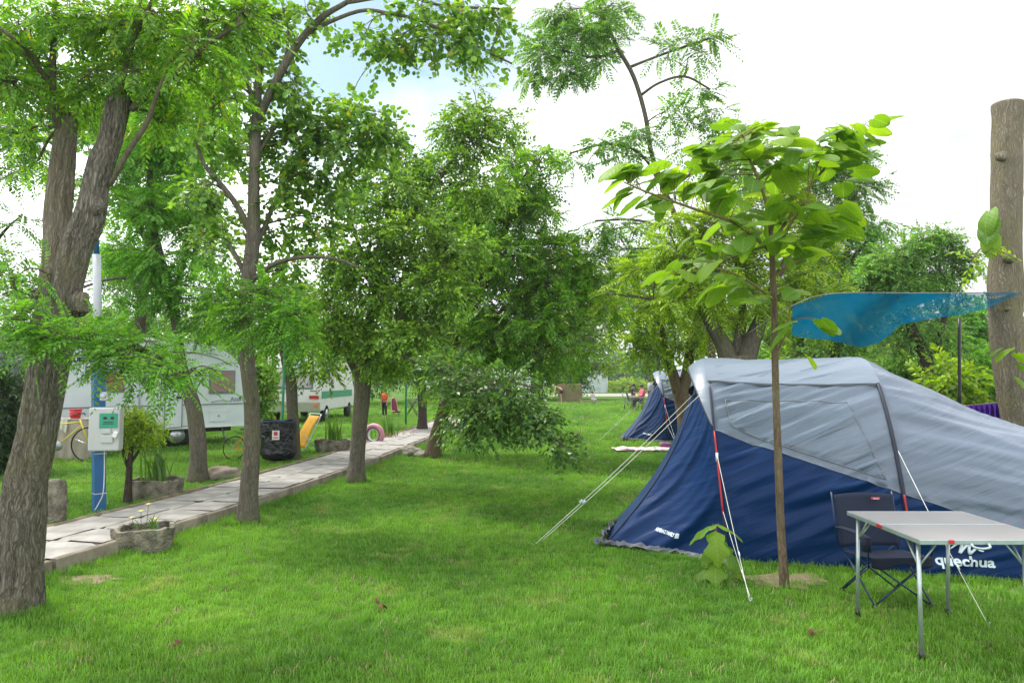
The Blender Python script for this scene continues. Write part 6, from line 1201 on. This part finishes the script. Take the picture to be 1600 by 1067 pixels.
c = G(225, 858); planter(c, .26, .23, .22, .2, 'low mossy stone planter on the lawn side against the kerb', pgp, 1, 1)
t = empty('flowering_plant', c+Vector((0, 0, .17)), 'small plant with yellow flowers in the lawn-side planter', 'plant')
for k in range(16): o = blade(random.uniform(.08, .24), random.uniform(.2, .9), random.uniform(0, 6.28), .010).build('leaf', M['lf_iris'], t); o.location = (random.gauss(.02, .07), random.gauss(0, .05), 0)
for (x, y_, z) in ((-.10, -.05, .14), (.03, 0, .26), (-.02, -.04, .20), (.10, 0, .12)):
    MB().tube([(x*.5, y_, 0), (x, y_, z)], .003, 5).build('stalk', M['lf_iris'], t); q = MB()
    for a in range(6): q.add([(x, y_, z), (x+.022*math.cos(a-.35), y_+.022*math.sin(a-.35), z+.012), (x+.034*math.cos(a), y_+.034*math.sin(a), z+.006), (x+.022*math.cos(a+.35), y_+.022*math.sin(a+.35), z+.012)], [(0, 1, 2, 3)])
    q.build('flower', M['yellowpaint'], t, smooth=False)
c = G(242, 778, .085); planter(c, .34, .24, .25, .15, 'stone planter with irises between the shrub and the curved slender tree', pgp, 0, 2); irises(c+Vector((.02, 0, .19)), 30, .60, 'tall irises in the planter beside the round shrub', ig)
c = G(520, 707, .085); planter(c, .36, .24, .27, .1, 'stone planter with irises left of the bushy dark tree', pgp, 1, 3); irises(c+Vector((-.02, 0, .2)), 30, .72, 'tall irises in the far planter by the tyre', ig)
c = G(600, 684, .085); irises(c, 26, .75, 'iris clump in the grass right of the painted tyre', 'irises in the grass', .5)
# round shrub on short stems
b = G(199, 783, .085)
t = build_tree('round_shrub', 'small round-headed shrub on bare stems right of the meter cabinet', 'shrub', None, [(199, 785, 8.75, 13), (201, 750, 8.75, 11), (203, 720, 8.75, 9), (206, 690, 8.75, 7)], [[(202, 735, 8.75, 6), (192, 705, 8.7, 4), (196, 670, 8.7, 3)], [(203, 725, 8.75, 6), (218, 700, 8.8, 4), (225, 665, 8.8, 3)]],
    [(198, 668, 22, 18, 8.7), (225, 660, 26, 22, 8.8), (212, 648, 24, 16, 8.9), (240, 668, 18, 14, 8.8), (205, 690, 16, 8, 8.7, 1.2)], 'small', M['lf_yel'], M['bark_dark'], cover=2.8, seed=41, scale=.8)
# stones, log, stump, tyre, flowers
def rock(c, r, label, name='rock', m='rock', cat='rock', group=None, sq=(1, .8, .7), seed=0, rz=0):
    q = MB(); q.grid(lambda u, v: (lambda d: Vector((d.x*sq[0], d.y*sq[1], d.z*sq[2]))*r*(1+.38*noise.noise(d*1.6+Vector((seed, 0, 0)))+.12*noise.noise(d*5)))(Vector((math.cos(u*6.2832)*math.sin(v*math.pi), math.sin(u*6.2832)*math.sin(v*math.pi), -math.cos(v*math.pi)))), 24, 14)
    o = q.build(name, M[m]); o.location = c; o.rotation_euler = (0, 0, rz); return tag(o, label, cat, group)
rock(G(643, 712)+Vector((0, 0, .08)), .20, 'larger pale flat rock at the foot of the leaning tree', seed=1, group='rocks by the path', sq=(1.1, .8, .6)); rock(G(660, 714)+Vector((0, 0, .05)), .15, 'smaller pale rock touching the foot of the leaning tree', seed=4, group='rocks by the path', sq=(1.2, .8, .5))
rock(G(345, 748, .085)+Vector((0, 0, .07)), .22, 'brown weathered log lying beside the path, right of the curved slender tree', 'log', 'kerb', 'log', seed=6, sq=(1.5, .7, .55), rz=.3)
c = G(84, 820, .085); q = MB(); q.tube([c+Vector((0, 0, z)) for z in (-.05, .1, .25, .4, .47, .49)], [.13, .115, .105, .10, .09, .04], 22, disp=bark_disp(6, .3)); o_ = q.build('stone_block', M['stone'], None, tuple(c)); o_.location = c; tag(o_, 'upright lichen-spotted stone block just behind the big old tree', 'stone')
c = G(584, 692, .085)+Vector((0, 0, .20)); t = empty('painted_tyre', c, 'old tyre painted pink and violet standing upright behind the bushy dark tree', 'tyre', rz=R(72))
def torus(R_, r_, m, nm, sx=1.0):
    q = MB(); q.grid(lambda u, v: (r_*sx*math.sin(v*6.2832), (R_+r_*math.cos(v*6.2832))*math.cos(u*6.2832), (R_+r_*math.cos(v*6.2832))*math.sin(u*6.2832)), 40, 14); return q.build(nm, M[m], t)
torus(.225, .06, 'pink', 'tread', 1.1); torus(.18, .035, 'violet', 'side_wall', 1.9)
torus(.15, .016, 'white', 'rim_paint', 2.5)
def flowers(px, py, n_, label, mm='c_orange'):
    c = G(px, py, .085); t = empty('flower_patch', c, label, 'flowers')
    for k in range(n_):
        x, y_, z = random.gauss(0, .16), random.gauss(0, .08), random.uniform(.05, .16); MB().tube([(x, y_, 0), (x, y_, z)], .004, 4).build('stalk', M['lf_iris'], t); q = MB()
        for a in range(5): q.add([(x, y_, z), (x+.03*math.cos(a*1.26-.4), y_+.03*math.sin(a*1.26-.4), z+.015), (x+.045*math.cos(a*1.26), y_+.045*math.sin(a*1.26), z+.006), (x+.03*math.cos(a*1.26+.4), y_+.03*math.sin(a*1.26+.4), z+.015)], [(0, 1, 2, 3)])
        q.build('flower', M[mm], t, smooth=False); o = blade(.12, .6, random.uniform(0, 6.28), .02).build('leaf', M['lf_iris'], t); o.location = (x, y_, 0)
flowers(614, 686, 9, 'red flowers just right of the painted tyre', 'red'); flowers(634, 681, 7, 'orange-red flowers at the foot of the green pole')
# picnic blanket
q = MB(); c = G(1010, 704)
q.grid(lambda u, v: (c.x-.75+1.5*u+.02*math.sin(v*7), c.y-.30+.75*v+.03*math.sin(u*9), .045+.018*noise.noise((u*9, v*6, 1))+.012*math.sin(u*25)*math.sin(v*12)), 60, 30)
def blanketmat():
    m, t, b = newmat('blanket'); l = t.links.new; tcn = N(t, 'ShaderNodeTexCoord'); v = N(t, 'ShaderNodeTexVoronoi'); v.inputs['Scale'].default_value = 9; l(tcn.outputs['Object'], v.inputs['Vector'])
    r_ = N(t, 'ShaderNodeValToRGB'); r_.color_ramp.interpolation = 'CONSTANT'; e = r_.color_ramp.elements; e[0].color = (.6, .55, .52, 1); e[1].position = .45; e[1].color = (.62, .16, .22, 1); x = e.new(.68); x.color = (.65, .6, .55, 1); x = e.new(.85); x.color = (.12, .05, .2, 1)
    sp = N(t, 'ShaderNodeSeparateColor'); l(v.outputs['Color'], sp.inputs[0]); l(sp.outputs[0], r_.inputs[0]); l(r_.outputs[0], b.inputs['Base Color']); b.inputs['Roughness'].default_value = .9; return m
tag(q.build('picnic_blanket', blanketmat()), 'pink and white patterned blanket spread on the grass before the far tent', 'blanket')
q = MB(); q.box(tuple(G(1040, 701)+Vector((0, 0, .10))), (.26, .2, .10)); tag(bevel(q.build('cushion', M['violet']), .04, 3), 'small purple cushion lying on the picnic blanket', 'cushion')
# beige covered box, bucket, bicycle
c = G(112, 716, .085); t = empty('covered_table', c, 'beige cloth-covered box standing in front of the near caravan', 'table', rz=.1)
MB().grid(lambda u, v: (-.40+.80*u+.0, -.28-.02*math.sin(u*30)*v, .78-.77*v), 40, 8).build('cloth_front', M['beige'], t); MB().grid(lambda u, v: (.40+.015*math.sin(u*22)*v, -.28+.6*u, .78-.77*v), 24, 6).build('cloth_side', M['beige'], t)
MB().grid(lambda u, v: (-.40-.015*math.sin(u*22)*v, -.28+.6*u, .78-.77*v), 24, 6).build('cloth_side', M['beige'], t)
bevel(MB().box((0, .02, .787), (.82, .62, .02)).build('top', M['beige'], t), .008)
b2 = c+Vector((.12, -.12, .80)); t = empty('bucket', b2, 'small red bucket on the beige covered box', 'bucket')
MB().tube([(0, 0, 0), (0, 0, .17)], [.085, .115], 20).build('body', M['bucket'], t); MB().tube([(.118*math.cos(a), .118*math.sin(a), .17) for a in np.linspace(0, 6.283, 24)], .006, 6, cap=False).build('rim', M['bucket'], t)
MB().tube(crom([(-.11, 0, .15), (0, -.02, .10), (.11, 0, .15)], 4), .003, 5).build('handle', M['white'], t)
q = MB(); q.grid(lambda u, v: (-.10+.20*u-.03*v, -.30-.01*math.sin(u*15), .81-.30*v*(.5+.5*u)), 16, 8); o_ = q.build('towel', M['cloth_w']); o_.location = c; tag(o_, 'white towel hanging over the front of the covered box', 'towel')
def bicycle(c, rz, label, m, s=1.0):
    t = empty('bicycle', c, label, 'bicycle', 'bicycles', rz); t.scale = (s, s, s)
    for x in (-.5, .5):
        wq = MB(); wq.tube([(x+.32*math.cos(a), 0, .33+.32*math.sin(a)) for a in np.linspace(0, 6.2832, 33)], .014, 6, cap=False); w = wq.build('wheel', M['rubber'], t); sp = MB()
        for a in np.linspace(0, 3.14, 9)[:-1]: sp.bar((x+.31*math.cos(a), 0, .33+.31*math.sin(a)), (x-.31*math.cos(a), 0, .33-.31*math.sin(a)), .0015, 3)
        sp.build('spokes', M['chrome'], w)
    fr = MB()
    for a, b_ in (((-.5, 0, .33), (-.15, 0, .75)), ((-.5, 0, .33), (-.08, 0, .30)), ((-.08, 0, .30), (-.18, 0, .80)), ((-.16, 0, .70), (.32, 0, .75)), ((-.08, 0, .30), (.34, 0, .68)), ((.32, 0, .80), (.5, 0, .33))): fr.bar(a, b_, .014, 8)
    fr.build('frame', M[m], t); MB().tube(crom([(.28, -.25, .88), (.33, -.1, .92), (.32, 0, .9), (.33, .1, .92), (.28, .25, .88)], 4), .011, 6).build('handlebar', M['black'], t); MB().box((-.2, 0, .84), (.24, .12, .05), taper=.7).build('saddle', M['black'], t)
    MB().tube([(-.08, -.03, .30), (-.08, .03, .30)], .09, 16).build('chainring', M['chrome'], t)
bicycle(G(95, 722, .085), R(4), 'bicycle with a yellow frame, half hidden behind the big old tree', 'yellowpaint'); bicycle(G(392, 716, .085), R(50), 'small orange bicycle half hidden behind the tall straight tree', 'orange', .7)
# clothes and canvas glimpsed beyond the path end
b = G(690, 640, .085); t = empty('clothes_airer', b, 'white and blue washing hanging beyond the dark forked tree', 'washing')
for x in (-.9, .9): MB().bar((x, 0, 0), (x, 0, 1.4), .02).build('post', M['trim'], t)
MB().bar((-.9, 0, 1.38), (.9, 0, 1.38), .006).build('line', M['cord'], t)
for k, (x, m_) in enumerate(((-.6, 'white'), (-.15, 'c_navy'), (.2, 'white'), (.6, 'silver'))): MB().grid(lambda u, v: (x-.18+.36*u, .03*math.sin(u*12)*v, 1.37-.5*v), 10, 4).build('cloth', M[m_], t)
# leaf litter on the lawn
random.seed(77)
for k, (px, py) in enumerate(((603, 953), (270, 1012), (1268, 995))):
    c = G(px, py); t = empty('dry_leaf', c+Vector((0, 0, .03)), ['brown dry leaf on the lawn near the middle of the foreground', 'brown dry leaf on the lawn at the lower left', 'brown dry leaf on the grass left of the table'][k], 'leaf')
    for q_ in range(3):
        o = link('blade', cat_leaves[q_], t); o.data = o.data.copy(); o.data.materials.clear(); o.data.materials.append(M['deadleaf']); o.scale = (.16,)*3; o.location = (random.gauss(0, .03), random.gauss(0, .02), .01*q_); o.rotation_euler = (random.gauss(0, .5), random.gauss(0, .5), random.uniform(0, 6))
# ------------------------------------------------------------------ tall grass (after all feet are known)
tp = [(x, y_, gz(x, y_)) for x, y_, _ in tp]
scatter('tall_grass', tp, ts, 'longer unmown grass along the kerbs, tree feet and tent edge', [tall_src])
#@@HAZE
hz = MB().box((0, 80, 7), (190, 170, 16)).build('haze', newmat('haze_air')[0], smooth=False); tag(hz, kind='stuff')
m = hz.data.materials[0]; t_ = m.node_tree; t_.nodes.remove(t_.nodes['Principled BSDF']); pv = N(t_, 'ShaderNodeVolumePrincipled'); pv.inputs['Density'].default_value = .0006; pv.inputs['Color'].default_value = (.80, .88, .96, 1); pv.inputs['Anisotropy'].default_value = .3
t_.links.new(pv.outputs[0], t_.nodes['Material Output'].inputs['Volume'])
